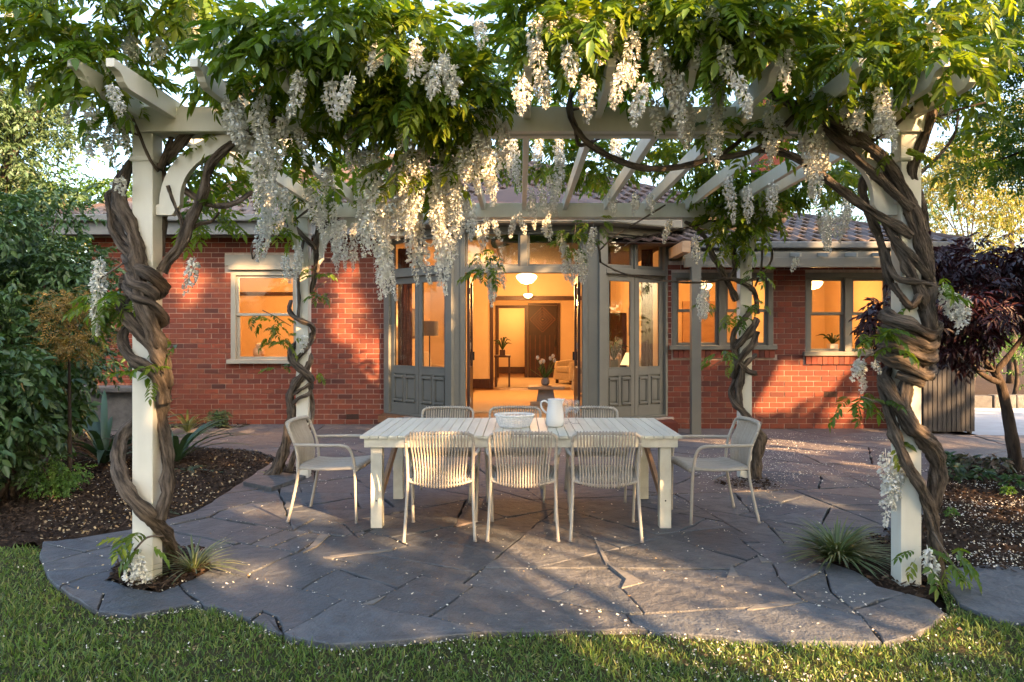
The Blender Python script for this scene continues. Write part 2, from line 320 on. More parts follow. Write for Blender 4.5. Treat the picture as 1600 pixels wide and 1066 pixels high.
RIGHT_PX = [(1420,928),(1372,916),(1338,893),(1300,880),(1283,866),(1300,852),(1345,842),(1400,835),(1440,815),(1452,770),(1455,735),(1490,716),(1600,716)]
left_w = [G(*p) for p in LEFT_PX]; front_w = [G(*p) for p in FRONT_PX]; right_w = [G(*p) for p in RIGHT_PX]
WALL_L, WALL_R = 12.55, 11.95
PATIO = left_w[::-1]+front_w+right_w+[(9.5,9.1),(9.5,11.2),(6.6,11.2),(6.6,11.93),(2.42,11.93),(2.42,11.3),(-2.3,11.3),(-2.3,12.53),(-7.5,12.53),(-7.5,10.9)]
patio = polyz('patio', PATIO, -.03, M['soil'])
LAWN = [(-30,-30),(30,-30),(30,3.4),(6.5,4.3),(3.55,4.75),(2.72,4.86)]+[G(1478,940)]+front_w[::-1][1:-1]+[(G(60,850)),(-6,5.25),(-30,5.3)]
lawn = polyz('lawn', LAWN, -.028, M['lawnbase'])
drive = polyz('driveway', [(7.05,11.3),(9.5,11.25),(14,10.8),(40,10),(40,16.0),(12.5,15.2),(8.6,15.6),(6.9,17)], -.02, M['concrete'])
path = polyz('path', [(9.5,9.1),(24,8.5),(24,10.4),(9.5,11.2)], -.024, M['pinkpave'])
# mulch beds
def bed(name, poly, n, seed, dens=14000, z=-.03):
    rg = np.random.default_rng(seed); P = np.array(poly); x0,y0 = P.min(0); x1,y1 = P.max(0)
    st = .05; nx = int((x1-x0)/st); ny = int((y1-y0)/st)
    X, Y = np.meshgrid(x0+np.arange(nx+1)*st, y0+np.arange(ny+1)*st, indexing='ij')
    Z = z+.018*np.sin(X*5+np.sin(Y*3))*np.cos(Y*4.2)+.012*np.sin(X*13+Y*9)+.012*rg.standard_normal(X.shape)
    idx = np.arange((nx+1)*(ny+1)).reshape(nx+1, ny+1)
    ins = inpoly(X[:-1,:-1]+st/2, Y[:-1,:-1]+st/2, poly)
    F4 = np.stack([idx[:-1,:-1],idx[1:,:-1],idx[1:,1:],idx[:-1,1:]],-1)[ins]
    V = np.stack([X,Y,Z],-1).reshape(-1,3)
    used = np.unique(F4); mp = np.zeros(len(V),int); mp[used] = np.arange(len(used))
    o = link(name, mesh_np(name, V[used], mp[F4], None, True), M['soil']); o['kind'] = 'structure'
    A = abs(sum(poly[i][0]*poly[i-1][1]-poly[i-1][0]*poly[i][1] for i in range(len(poly))))/2
    n = min(n, int(A*2600)); q = rg.uniform((x0,y0),(x1,y1),(n*3,2)); q = q[inpoly(q[:,0],q[:,1],poly)][:n]; n = len(q)
    TV = np.array([(-.5,-.5,0),(.5,-.35,.1),(.4,.5,0),(-.45,.4,.12)])*np.array([1,.42,.5]); TF = np.array([[0,1,2,3]])
    pos = np.column_stack([q, z+.022+.018*rg.random(n)])
    V, Fc = scatter(TV, TF, pos, rots(rg.uniform(0,6.3,n), rg.normal(0,.35,n), rg.normal(0,.45,n)), rg.uniform(.012,.05,n))
    c = link('bark_mulch', mesh_np('bark_mulch', V, Fc), M['mulch'], o); c['kind'] = 'stuff'
    return o
LBED = left_w[:7]+[left_w[7],left_w[8],left_w[9],(-7.5,10.9),(-9,9),(-9,5.2),(-4.6,5.22)]
lbed = bed('planting_bed', LBED, 26000, 1)
RBED = [G(1470,925),(2.50,5.0),(2.42,5.4)]+[G(1452,800),G(1455,735),G(1490,716),G(1600,716),(9.5,9.1),(9.5,5.2),(6.6,5.02),G(1600,893),G(1500,884)]
rbed = bed('planting_bed', RBED, 24000, 2)
bed('planting_bed', [G(1448,935),G(1418,926),G(1372,914),G(1338,891),G(1302,879),G(1286,866),G(1302,853),G(1345,843),G(1400,836),G(1438,818),(2.42,5.4),(2.50,5.0),G(1470,925)], 3000, 3)
bed('planting_bed', [G(170,905),G(205,918),G(250,925),G(300,905),G(330,888),G(318,858),G(262,855),G(185,880)], 1800, 4, z=-.012)
bed('planting_bed', [G(412,742),G(440,726),G(500,742),G(470,748)], 300, 5, z=-.004)
bed('planting_bed', [G(1108,758),G(1150,750),G(1200,752),G(1222,765),G(1180,768)], 300, 6, z=-.004)
bed('planting_bed', [G(262,668),G(300,660),G(372,656),G(398,662),G(380,668),G(320,671)], 300, 8, z=.0)
# ------------------------------------------------------------------ flagstones: trace the joints, cut the patio along them, split what is left too big
def T(ox, oy, s, *ls): return [[(ox+x/s, oy+y/s) for x, y in l] for l in ls]
J = T(50,740,2.909,
 [(60,318),(120,330),(240,355),(395,395)], [(240,355),(330,335),(425,310)], [(20,418),(240,355)], [(60,442),(200,430),(395,410)], [(130,512),(150,500),(250,465),(400,428)], [(150,295),(240,300),(350,325)],
 [(150,500),(200,520),(330,540)], [(330,540),(290,640)], [(430,600),(480,570),(660,500)], [(665,498),(700,540),(790,610)], [(810,430),(665,498)], [(810,430),(900,452),(980,470),(1120,505),(1225,522),(1320,465),(1450,405),(1320,378)], [(1450,405),(1620,437)],
 [(1225,522),(1290,540),(1400,573),(1500,583),(1640,535)], [(1410,578),(1290,650),(1140,728)], [(985,672),(1050,625),(1015,598)], [(1050,625),(1110,650),(1140,728)], [(770,362),(850,340),(950,315),(870,290),(760,262),(640,232)], [(950,315),(1080,335),(1205,357),(1250,330),(1330,282)],
 [(1000,318),(1060,290),(1150,255),(1260,270),(1330,282),(1420,285)], [(1095,332),(1170,300),(1260,268)], [(1205,357),(1120,390),(990,450),(980,470)], [(1240,362),(1330,320),(1420,283),(1560,245)], [(870,290),(760,300),(690,305)], [(1150,255),(1030,232),(920,262),(870,290)], [(620,235),(720,212),(810,195),(880,208),(960,180),(1100,128),(1200,115)], [(880,208),(1030,232)], [(740,190),(850,170),(1000,128)], [(810,195),(850,170)], [(1000,128),(1030,132),(1100,128)], [(930,110),(1060,80),(1110,60)])
J += T(300,780,3.2, [(1150,380),(1300,412),(1420,432),(1620,472)], [(545,450),(700,490),(850,520),(960,480),(1150,380),(980,348),(800,315)], [(850,520),(1000,560),(1185,588),(1330,622),(1450,662),(1520,670)], [(1185,588),(1290,520),(1410,432)], [(650,290),(800,275),(1000,252),(1085,230)], [(610,100),(760,125),(830,190),(1000,215)], [(520,150),(610,100)], [(740,180),(700,178),(600,160)], [(830,190),(940,130),(1010,95)], [(1080,230),(1240,210),(1500,170)], [(860,160),(1000,190),(1080,230)])
J += T(800,780,2.2857, [(0,250),(120,275),(240,300),(390,320),(470,298),(580,285),(770,280),(950,278)], [(280,125),(320,190),(345,232),(410,268),(470,298)], [(390,320),(430,360),(468,405)], [(-60,330),(0,335),(130,357),(200,330),(240,300)], [(130,357),(270,390),(410,411),(550,405),(700,395),(840,390),(940,372),(1055,368)], [(410,411),(430,440),(520,480),(520,500)], [(465,160),(520,225),(578,285)], [(530,75),(600,120),(690,185),(500,185),(465,160)], [(690,185),(780,180)], [(700,60),(830,155),(890,198),(790,240),(768,280)], [(885,197),(930,230),(1020,230),(1130,228)], [(950,278),(985,310),(1060,282),(1115,252)], [(985,310),(1050,368)], [(800,0),(860,50),(920,100),(1030,102),(1150,122)], [(920,100),(1000,130),(1060,152)], [(1020,415),(1090,450),(1165,505)], [(840,155),(1020,155),(1130,180)], [(0,25),(80,65),(140,120),(280,125)], [(140,120),(-40,140)], [(250,45),(390,52),(530,75)], [(470,60),(465,160)], [(330,60),(280,125)], [(950,278),(930,230)], [(1055,368),(1250,420),(1330,520)], [(1115,252),(1140,330),(1250,420)])
J += T(1050,640,2.909, [(30,400),(110,460),(230,540),(340,610)], [(180,335),(230,372),(330,430),(410,490),(540,540),(640,548),(740,560)], [(540,540),(630,605)], [(640,485),(560,445),(490,415),(410,360)], [(300,340),(410,360),(560,380)], [(400,300),(560,302),(680,290),(760,260)], [(640,240),(740,225),(830,222)], [(690,345),(790,358),(870,320),(920,305)], [(760,375),(850,415),(960,438),(1010,440)], [(890,265),(1000,282)], [(920,480),(960,438)], [(790,358),(960,345),(1010,350)], [(560,302),(620,350),(700,345)], [(640,485),(760,470),(900,480)], [(40,320),(60,380),(110,460)], [(60,380),(180,400),(230,372)], [(0,470),(110,460)], [(160,310),(300,265),(420,280)], [(830,222),(960,240),(1010,245)])
J += [[(170,905),(205,918),(250,925),(300,905),(330,888),(318,858),(262,855),(185,880),(170,905)]]
def split_poly(P, amax, rg, depth=0):
    A = .5*abs(sum(P[i][0]*P[i-1][1]-P[i-1][0]*P[i][1] for i in range(len(P))))
    c = np.mean(P, axis=0)
    if A < amax(c)*rg.uniform(.75,1.3) or depth > 9: return [P]
    for tr in range(14):
        r = split_once(P, c, A, rg)
        if r: return split_poly(r[0], amax, rg, depth+1)+split_poly(r[1], amax, rg, depth+1)
    return [P]
def split_once(P, c, A, rg):
    Q = np.array(P)-c; w, E = np.linalg.eigh(np.cov(Q.T)); ax = E[:,1]
    ang = math.atan2(ax[1], ax[0])+PI/2+rg.normal(0,.4); n = np.array([-math.sin(ang), math.cos(ang)])
    cc = c+rg.normal(0,.16,2)*math.sqrt(A); d = (np.array(P)-cc)@n; a, b = [], []; N = len(P); hits = 0
    for i in range(N):
        p, q = np.array(P[i]), np.array(P[(i+1)%N]); s, t = d[i], d[(i+1)%N]
        (a if s >= 0 else b).append(tuple(p))
        if (s >= 0) != (t >= 0):
            h = p+(q-p)*s/(s-t); a.append(tuple(h)); b.append(tuple(h)); hits += 1
    ar = lambda P: .5*abs(sum(P[i][0]*P[i-1][1]-P[i-1][0]*P[i][1] for i in range(len(P))))
    if hits != 2 or len(a) < 3 or len(b) < 3 or min(ar(a), ar(b)) < .12*A: return None
    return a, b
def regions():
    co = [Vector(p) for p in PATIO]; n = len(co); ed = [(i,(i+1)%n) for i in range(n)]
    for l in J:
        k = len(co); g = [G(*p) for p in l]
        # run both ends on a little so that they meet the joint they belong to
        def ext(a, b): d = Vector(a)-Vector(b); return tuple(Vector(a)+d.normalized()*.10)
        g[0], g[-1] = ext(g[0], g[1]), ext(g[-1], g[-2])
        co += [Vector(p) for p in g]; ed += [(k+i,k+i+1) for i in range(len(g)-1)]
    V, E, Fs, _, oe, _ = geometry.delaunay_2d_cdt(co, ed, [], 0, 1e-4)
    wall = {tuple(sorted(e)) for e, o in zip(E, oe) if o}
    ef = {}
    for fi, f in enumerate(Fs):
        for i in range(3): ef.setdefault(tuple(sorted((f[i], f[(i+1)%3]))), []).append(fi)
    comp = [-1]*len(Fs); k = 0; out = []
    for s in range(len(Fs)):
        if comp[s] >= 0: continue
        st = [s]; comp[s] = k; mem = []
        while st:
            f = st.pop(); mem.append(f)
            for i in range(3):
                e = tuple(sorted((Fs[f][i], Fs[f][(i+1)%3])))
                if e in wall: continue
                for g in ef[e]:
                    if comp[g] < 0: comp[g] = k; st.append(g)
        ms = set(mem); nxt = {}
        for f in mem:
            for i in range(3):
                a, b = Fs[f][i], Fs[f][(i+1)%3]
                if not any(g != f and g in ms for g in ef[tuple(sorted((a,b)))]): nxt.setdefault(a, []).append(b)
        if nxt:
            a0 = next(iter(nxt)); loop = [a0]; b = nxt[a0].pop()
            while b != a0 and nxt.get(b): loop.append(b); b = nxt[b].pop()
            t = np.mean([V[i] for i in Fs[max(mem, key=lambda f: abs((V[Fs[f][1]]-V[Fs[f][0]]).cross(V[Fs[f][2]]-V[Fs[f][0]])))]], axis=0)
            if b == a0 and len(loop) > 2 and inpoly(t[0], t[1], PATIO): out.append([tuple(V[i]) for i in loop])
        k += 1
    return out
def stone_mesh(P, z, rg, gap):
    P = [Vector(p) for p in P]; Q = []
    for i, p in enumerate(P):                                # finer outline, slightly chipped
        q = P[(i+1)%len(P)]; L = (q-p).length; n = max(1, int(L/.11)); nrm = Vector((-(q-p).y, (q-p).x)).normalized() if L > 1e-6 else Vector((0,0))
        for j in range(n): Q.append(p.lerp(q, j/n)+(nrm*rg.normal(0,.007) if j else Vector((0,0))))
    n = len(Q)
    def inset(L, d):
        o = []
        for i in range(len(L)):
            a, b, c = L[i-1], L[i], L[(i+1)%len(L)]; e1 = (b-a); e2 = (c-b)
            if e1.length < 1e-6 or e2.length < 1e-6: o.append(b.copy()); continue
            e1.normalize(); e2.normalize(); m = Vector((-e1.y,e1.x))+Vector((-e2.y,e2.x))
            o.append(b+m.normalized()*min(d/max(.35, m.length/2), d*1.8) if m.length > 1e-3 else b.copy())
        return o
    a = sum(Q[i-1].x*Q[i].y-Q[i].x*Q[i-1].y for i in range(n))
    if a < 0: Q.reverse()
    b = inset(Q, gap); t = inset(Q, gap+.006); V = []
    tilt = rg.normal(0,.0025,2); c = sum(Q, Vector((0,0)))/n
    zz = lambda p: z+tilt[0]*(p.x-c.x)+tilt[1]*(p.y-c.y)
    V = [(p.x-c.x,p.y-c.y,-.045) for p in b]+[(p.x-c.x,p.y-c.y,zz(p)-.006) for p in b]+[(p.x-c.x,p.y-c.y,zz(p)) for p in t]
    Fc = [tuple(range(2*n,3*n))]
    for i in range(n): k = (i+1)%n; Fc += [(i,k,n+k,n+i),(n+i,n+k,2*n+k,2*n+i)]
    me = bpy.data.meshes.new('flagstone'); me.from_pydata(V, [], Fc); me.update(); return me, c, n
rg = np.random.default_rng(11)
amax = lambda c: .62 if c[1] < 5.4 else (.5 if c[1] < 8 else .62 if c[1] < 10 else .9)
st = []
bedpolys = [[G(170,905),G(205,918),G(250,925),G(300,905),G(330,888),G(318,858),G(262,855),G(185,880)]]
for Rg in regions():
    st += split_poly(Rg, amax, rg)
st = [p for p in st if .5*abs(sum(p[i][0]*p[i-1][1]-p[i-1][0]*p[i][1] for i in range(len(p)))) > .006 and not inpoly(*np.mean(p,axis=0), bedpolys[0])]
st.sort(key=lambda p: np.mean(p, axis=0)[1])
print('stones', len(st))
for i, p in enumerate(st):
    cy = np.mean(p, axis=0)[1]
    me, c, n = stone_mesh(p, rg.normal(0,.003), rg, rg.uniform(.004,.0068))
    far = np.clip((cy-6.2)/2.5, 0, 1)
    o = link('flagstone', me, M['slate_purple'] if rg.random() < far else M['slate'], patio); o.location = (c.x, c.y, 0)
    if i >= 300: o['kind'] = 'stuff'
def patch(Z, *polys):
    for P in polys:
        g = [G(Z[0]+x/Z[2], Z[1]+y/Z[2]) for x, y in P]; c = np.mean(g, axis=0)
        m = MB(); m.prism([(x,y) for x,y in (g if sum(g[i-1][0]*g[i][1]-g[i][0]*g[i-1][1] for i in range(len(g))) > 0 else g[::-1])], -.02, .0065); m.build('mortar_patch', M['mortar_pale'], patio)
patch((300,780,3.2), [(555,270),(625,238),(690,180),(640,176),(605,222)], [(655,293),(700,298),(820,283),(1000,258),(1005,248),(820,270)], [(855,527),(905,530),(972,485)])
patch((800,780,2.2857), [(130,362),(185,367),(218,325)], [(336,230),(352,238),(410,264),(470,300),(392,319),(408,288)], [(285,125),(335,235),(352,235),(302,150)], [(768,280),(810,280),(785,235)], [(875,200),(890,226),(930,228)], [(985,312),(1002,310),(1108,258),(1090,257)], [(840,397),(860,398),(1000,380),(1055,366),(870,381)])
patch((1050,640,2.909), [(180,318),(190,322),(300,270),(290,262)], [(0,462),(0,474),(115,466),(100,458)])
# separate slabs
def slab(px, z0, z1, label):
    g = [G(*p) for p in px]; c = np.mean(g, axis=0)
    if sum(g[i-1][0]*g[i][1]-g[i][0]*g[i-1][1] for i in range(len(g))) < 0: g = g[::-1]
    m = MB(); m.prism(g, z0, z1); o = m.build('stone_slab', M['slate'], None, loc=(c[0],c[1],0), bevel=.008); tag(o, label, 'paving slab')
slab([(380,759),(399,748),(440,744),(478,749),(424,768)], -.03, .042, 'thick loose slate slab lying at the foot of the left rear pergola post')
slab([(1462,893),(1490,886),(1560,880),(1640,890),(1680,930),(1640,972),(1560,968),(1500,942)], -.06, -.006, 'large slate stepping slab set in the lawn right of the front pergola post')
# ------------------------------------------------------------------ house
house = thing('brick_house', 'red brick house with grey green timber bay, lit windows and tiled hip roofs', 'house', (0, WALL_L, 0))
def wall(name, x0, x1, z0, z1, Y, th, ops):
    m = MB(); xs = sorted({x0,x1,*[v for o in ops for v in o[:2]]}); zs = sorted({z0,z1,*[v for o in ops for v in o[2:]]})
    for a, b in zip(xs, xs[1:]):
        run = None
        for c, d in zip(zs, zs[1:]):
            hole = any(o[0] <= a and b <= o[1] and o[2] <= c and d <= o[3] for o in ops)
            if hole:
                if run: m.box(a,b,Y,Y+th,*run); run = None
            else: run = (run[0], d) if run else (c, d)
        if run: m.box(a,b,Y,Y+th,*run)
    return m.build(name, M['mortar'], house)
brick_me = {}
def bricks(wp, x0, x1, z0, z1, Y, ops, prefer, nobj, sill=None, seed=0):
    rg = np.random.default_rng(seed); L, Hh, g = .23, .076, .010; lst = []; z = z0; r = 0
    while z+Hh <= z1+.02:
        x = x0-(.12 if r % 2 else 0)
        while x < x1:
            iv = [(max(x,x0), min(x+L,x1))]
            for o in ops:
                if o[2] < z+Hh and o[3] > z:
                    iv = [s for a, b in iv for s in ((a, min(b,o[0]-g)), (max(a,o[1]+g), b)) if s[1]-s[0] > .03]
            for a, b in iv:
                if b-a > .03: lst.append((a,b,z,min(z+Hh,z1)))
            x += L+g
        z += Hh+g; r += 1
    pr = sorted(lst, key=lambda q: prefer((q[0]+q[1])/2, (q[2]+q[3])/2)); own, rest = pr[:nobj], pr[nobj:]
    for a, b, c, d in own:
        k = (round(b-a,2), round(d-c,2))
        if k not in brick_me:
            m = MB(); w, h = k[0]/2, k[1]/2; m.box(-w,w,-.008,.02,-h,h)
            me = bpy.data.meshes.new('brick'); me.from_pydata(m.v,[],m.f)
            bm = bmesh.new(); bm.from_mesh(me); bmesh.ops.bevel(bm, geom=bm.edges[:], offset=.003, segments=1, affect='EDGES'); bm.to_mesh(me); bm.free(); me.materials.append(M['brick']); brick_me[k] = me
        o = bpy.data.objects.new('brick', brick_me[k]); COL.objects.link(o); o.parent = wp
        o.location = ((a+b)/2, Y-WALL_L+rg.normal(0,.0012), (c+d)/2); o.rotation_euler = (0, rg.normal(0,.002), 0)
    m = MB()
    for a, b, c, d in rest:
        y = Y-.008+rg.normal(0,.0012); m.box(a,b,y,Y+.02,c,d)
    o = m.build('brick', M['brick_run'], wp); o['kind'] = 'stuff'
# left wall, window opening
LW = (-4.93,-3.77,1.05,2.62)
wl_ = wall('wall', -7.3, -2.30, -.1, 3.32, WALL_L, .28, [LW])
bricks(wl_, -7.3, -2.33, .0, 3.20, WALL_L, [LW,(-5.03,-3.62,2.62,2.88),(-2.96,-2.76,.087,.161)], lambda x,z: abs(x+3.9)*.9+abs(z-1.5)+(9 if x < -6.1 else 0), 150, seed=1)
W1, W2 = (2.46,4.10,1.30,2.53), (4.63,6.02,1.20,2.53)
wr_ = wall('wall', 2.35, 6.55, -.1, 2.72, WALL_R, .28, [W1,W2])
bricks(wr_, 2.37, 6.55, .0, 2.72, WALL_R, [W1,W2,(2.46,4.13,1.135,1.30),(4.6,6.05,1.03,1.20),(4.93,5.13,.517,.591)], lambda x,z: abs(x-4.2)*.7+abs(z-.9), 150, seed=2)
def rowlock(x0, x1, z0, z1, Y):
    m = MB(); n = int((x1-x0)/.086); w = (x1-x0)/n
    for i in range(n): m.box(x0+i*w+.004, x0+(i+1)*w-.004, Y-.045-random.uniform(0,.006), Y+.05, z0, z1)
    o = m.build('sill_bricks', M['brick_run'], house); o['kind'] = 'stuff'
rowlock(2.47,4.12,1.15,1.292,WALL_R); rowlock(4.62,6.04,1.045,1.192,WALL_R)
def vent(x, z, Y, w=.17, h=.07):
    m = MB(); m.box(x-w/2,x+w/2,Y-.004,Y+.03,z-h/2,z+h/2)
    for i in range(1,8): m.box(x-w/2+i*w/8-.003,x-w/2+i*w/8+.003,Y-.009,Y-.0041,z-h/2,z+h/2)
    m.build('air_vent', M['vent'], house)
vent(-2.86,.124,WALL_L,.215,.09); vent(5.03,.554,WALL_R,.215,.09); vent(2.63,.46,WALL_R)
side = MB(); side.box(6.27,6.55,WALL_R+.281,18,-.1,2.9); side.build('side_wall', M['brick_run'], house)
# windows
def sash_window(x0, x1, z0, z1, Y, n, sillw=.08, mat='trim', midf=.5):
    m = MB(); fw = .075; m.box(x0,x1,Y-.01,Y+.12,z1-.085,z1)
    m.box(x0,x0+fw,Y-.01,Y+.12,z0+.05,z1-.0851); m.box(x1-fw,x1,Y-.01,Y+.12,z0+.05,z1-.0851)
    wd = (x1-x0-2*fw); mw = .11; pw = (wd-(n-1)*mw)/n; spans = []
    for i in range(n):
        a = x0+fw+i*(pw+mw); spans.append((a,a+pw))
        if i: m.box(a-mw,a,Y-.006,Y+.12,z0+.05,z1-.0852)
    f = m.build('window', M[mat], house, bevel=.006)
    s = MB(); s.box(x0-.05,x1+.05,Y-sillw,Y+.125,z0-.02,z0+.05); s.build('sill', M[mat], f, bevel=.008)
    zm = z0+(z1-z0)*midf
    for a, b in spans:
        q = MB()
        for c, d, yy in ((zm-.02, z1-.086, Y+.03), (z0+.051, zm+.02, Y+.072)):
            q.box(a,b,yy,yy+.035,c,c+.045); q.box(a,b,yy,yy+.035,d-.045,d)
            q.box(a,a+.045,yy,yy+.035,c+.0451,d-.0451); q.box(b-.045,b,yy,yy+.035,c+.0451,d-.0451)
        q.build('sash', M[mat], f, bevel=.004)
        for c, d, yy in ((zm-.02, z1-.086, Y+.045), (z0+.051, zm+.02, Y+.088)):
            p = MB(); p.box(a+.04,b-.04,yy,yy+.005,c+.04,d-.04); p.build('pane', M['glass'], f)
    return f
w0 = sash_window(*LW, WALL_L, 1, .10, 'trim_light', .52); w0['label'] = 'single sash window with pale timber lintel, left of the bay'
lin = MB(); lin.box(-5.03,-3.62,WALL_L-.035,WALL_L+.1,2.70,2.88); lin.box(-4.96,-3.70,WALL_L-.075,WALL_L+.1,2.625,2.699); lin.build('lintel', M['trim_light'], house, bevel=.006)
sash_window(*W1, WALL_R, 2); sash_window(*W2, WALL_R, 2)
# roofs and tiles
TW, TE = .225, .27
def tile_mesh():
    n = 8; V = []; Fc = []
    prof = [(i/n*TW, .017*math.sin(2*PI*i/n)+.008*math.sin(4*PI*i/n)) for i in range(n+1)]
    for y, dz in ((0,0),(TE+.06,0)):
        for x, z in prof: V.append((x,y,z+.03))
    for x, z in prof: V.append((x,0,z+.004))
    k = n+1
    for i in range(n): Fc += [(i,i+1,k+i+1,k+i),(2*k+i,2*k+i+1,i+1,i)]
    return V, Fc
tv, tf = tile_mesh(); tme = bpy.data.meshes.new('tile'); tme.from_pydata(tv,[],tf); tme.update(); tme.materials.append(M['tile'])
def tiles(rp, x0, x1, Y0, Z0, pitch, rows, ok, rows_obj, xr):
    ca, sa = math.cos(pitch), math.sin(pitch); m = MB(); c = 0
    for r in range(rows):
        x = x0+(TW/2 if r % 2 else 0)
        while x < x1:
            d = r*TE
            if ok(x+TW/2, d):
                y, z = Y0+d*ca, Z0+d*sa; tl = random.gauss(0,.012)
                if r < rows_obj and xr[0] < x < xr[1]:
                    o = bpy.data.objects.new('tile', tme); COL.objects.link(o); o.parent = rp
                    o.location = (x, y-WALL_L, z); o.rotation_euler = (pitch-.055+tl, tl, 0); c += 1
                else:
                    P = Matrix.Translation((x,y,z)) @ Matrix.Rotation(pitch-.055+tl, 4, 'X')
                    m.add([tuple(P @ Vector(v)) for v in tv], tf)
            x += TW
    if m.v: m.build('tile', M['tile_run'], rp)['kind'] = 'stuff'
    return c
def hip(name, x0, x1, Y0, Z0, depth, pitch):
    t = math.tan(pitch); zr = Z0+depth*t; yr = Y0+depth; V = [(x0,Y0,Z0),(x1,Y0,Z0),(x1,Y0+2*depth,Z0),(x0,Y0+2*depth,Z0),(x0+depth,yr,zr),(x1-depth,yr,zr)]
    m = MB(); m.add(V, [(0,1,5,4),(1,2,5),(2,3,4,5),(3,0,4),(0,3,2,1)]); o = m.build(name, M['tile_run'], house)
    c = MB()
    for a, b in ((0,4),(1,5),(4,5)): c.tube([V[a], tuple((Vector(V[a])+Vector(V[b]))/2), V[b]], .09, 8, 3)
    c.build('ridge_caps', M['tile_run'], o, True)
    return o
p1 = R(24); roof1 = hip('roof', -7.7, 4.3, 11.98, 3.42, 5.4, p1)
print('tiles', tiles(roof1, -7.7, 4.3, 11.98, 3.46, p1, 22, lambda x,d: -7.7+d*math.cos(p1)+.05 < x < 4.2-d*math.cos(p1) and not (x > -2.6 and d < .2), 6, (-7.4,-3.0)))
p2 = R(20); roof2 = hip('wing_roof', -.4, 7.0, 11.45, 2.95, 1.95, p2)
print('tiles', tiles(roof2, 1.6, 7.0, 11.45, 2.98, p2, 8, lambda x,d: x < 6.9-d*math.cos(p2), 8, (2.6,7)))
gt = MB(); gt.box(-7.75,-1.95,11.86,11.985,3.36,3.47); gt.build('gutter', M['gutter'], house, bevel=.02)
fa = MB(); fa.box(-7.7,-1.95,11.99,12.03,3.16,3.40); fa.box(-7.7,-2.3,12.031,12.56,3.20,3.215); fa.build('fascia', M['gutter'], house)
gt = MB(); gt.box(2.66,7.0,11.34,11.46,2.86,2.965); gt.build('gutter', M['gutter'], house, bevel=.02)
fa = MB(); fa.box(2.66,7.0,11.465,11.50,2.72,2.93); fa.box(2.66,7.0,11.501,11.96,2.722,2.735); fa.box(6.55,7.0,11.96,15.3,2.722,2.735); fa.build('fascia', M['gutter'], house)
ch = MB(); ch.box(5.1,5.75,15.7,16.3,4.0,7.2); ch.box(5.02,5.83,15.62,16.38,7.2,7.36); ch.build('chimney', M['brick_run'], house)
cp = MB(); cp.lathe([(.14,0),(.13,.35),(.17,.38),(.17,.44)], (5.42,16,7.36), 14); cp.build('chimney_pot', M['brick_run'], house, True)
# verandah frame along the right wing
vf = thing('verandah_frame', 'grey green timber verandah beam with stub rafters on one square post by the right windows', 'verandah frame', (3.0,11.3,0))
m = MB(); m.box(2.60,2.745,11.16,11.30,0,2.55); m.build('post', M['trim'], vf, bevel=.006)
m = MB(); m.box(2.50,6.45,11.185,11.275,2.551,2.70); m.build('beam', M['trim'], vf, bevel=.006)
m = MB(); m.box(2.50,6.45,11.301,11.33,2.60,2.80); m.build('rear_board', M['trim'], vf)
for i in range(9):
    x = 2.9+i*.42; m = MB(); m.bar((x,10.93,2.71),(x,11.300,2.755),.035,.06); m.build('rafter_tail', M['trim_light'], vf, bevel=.006)
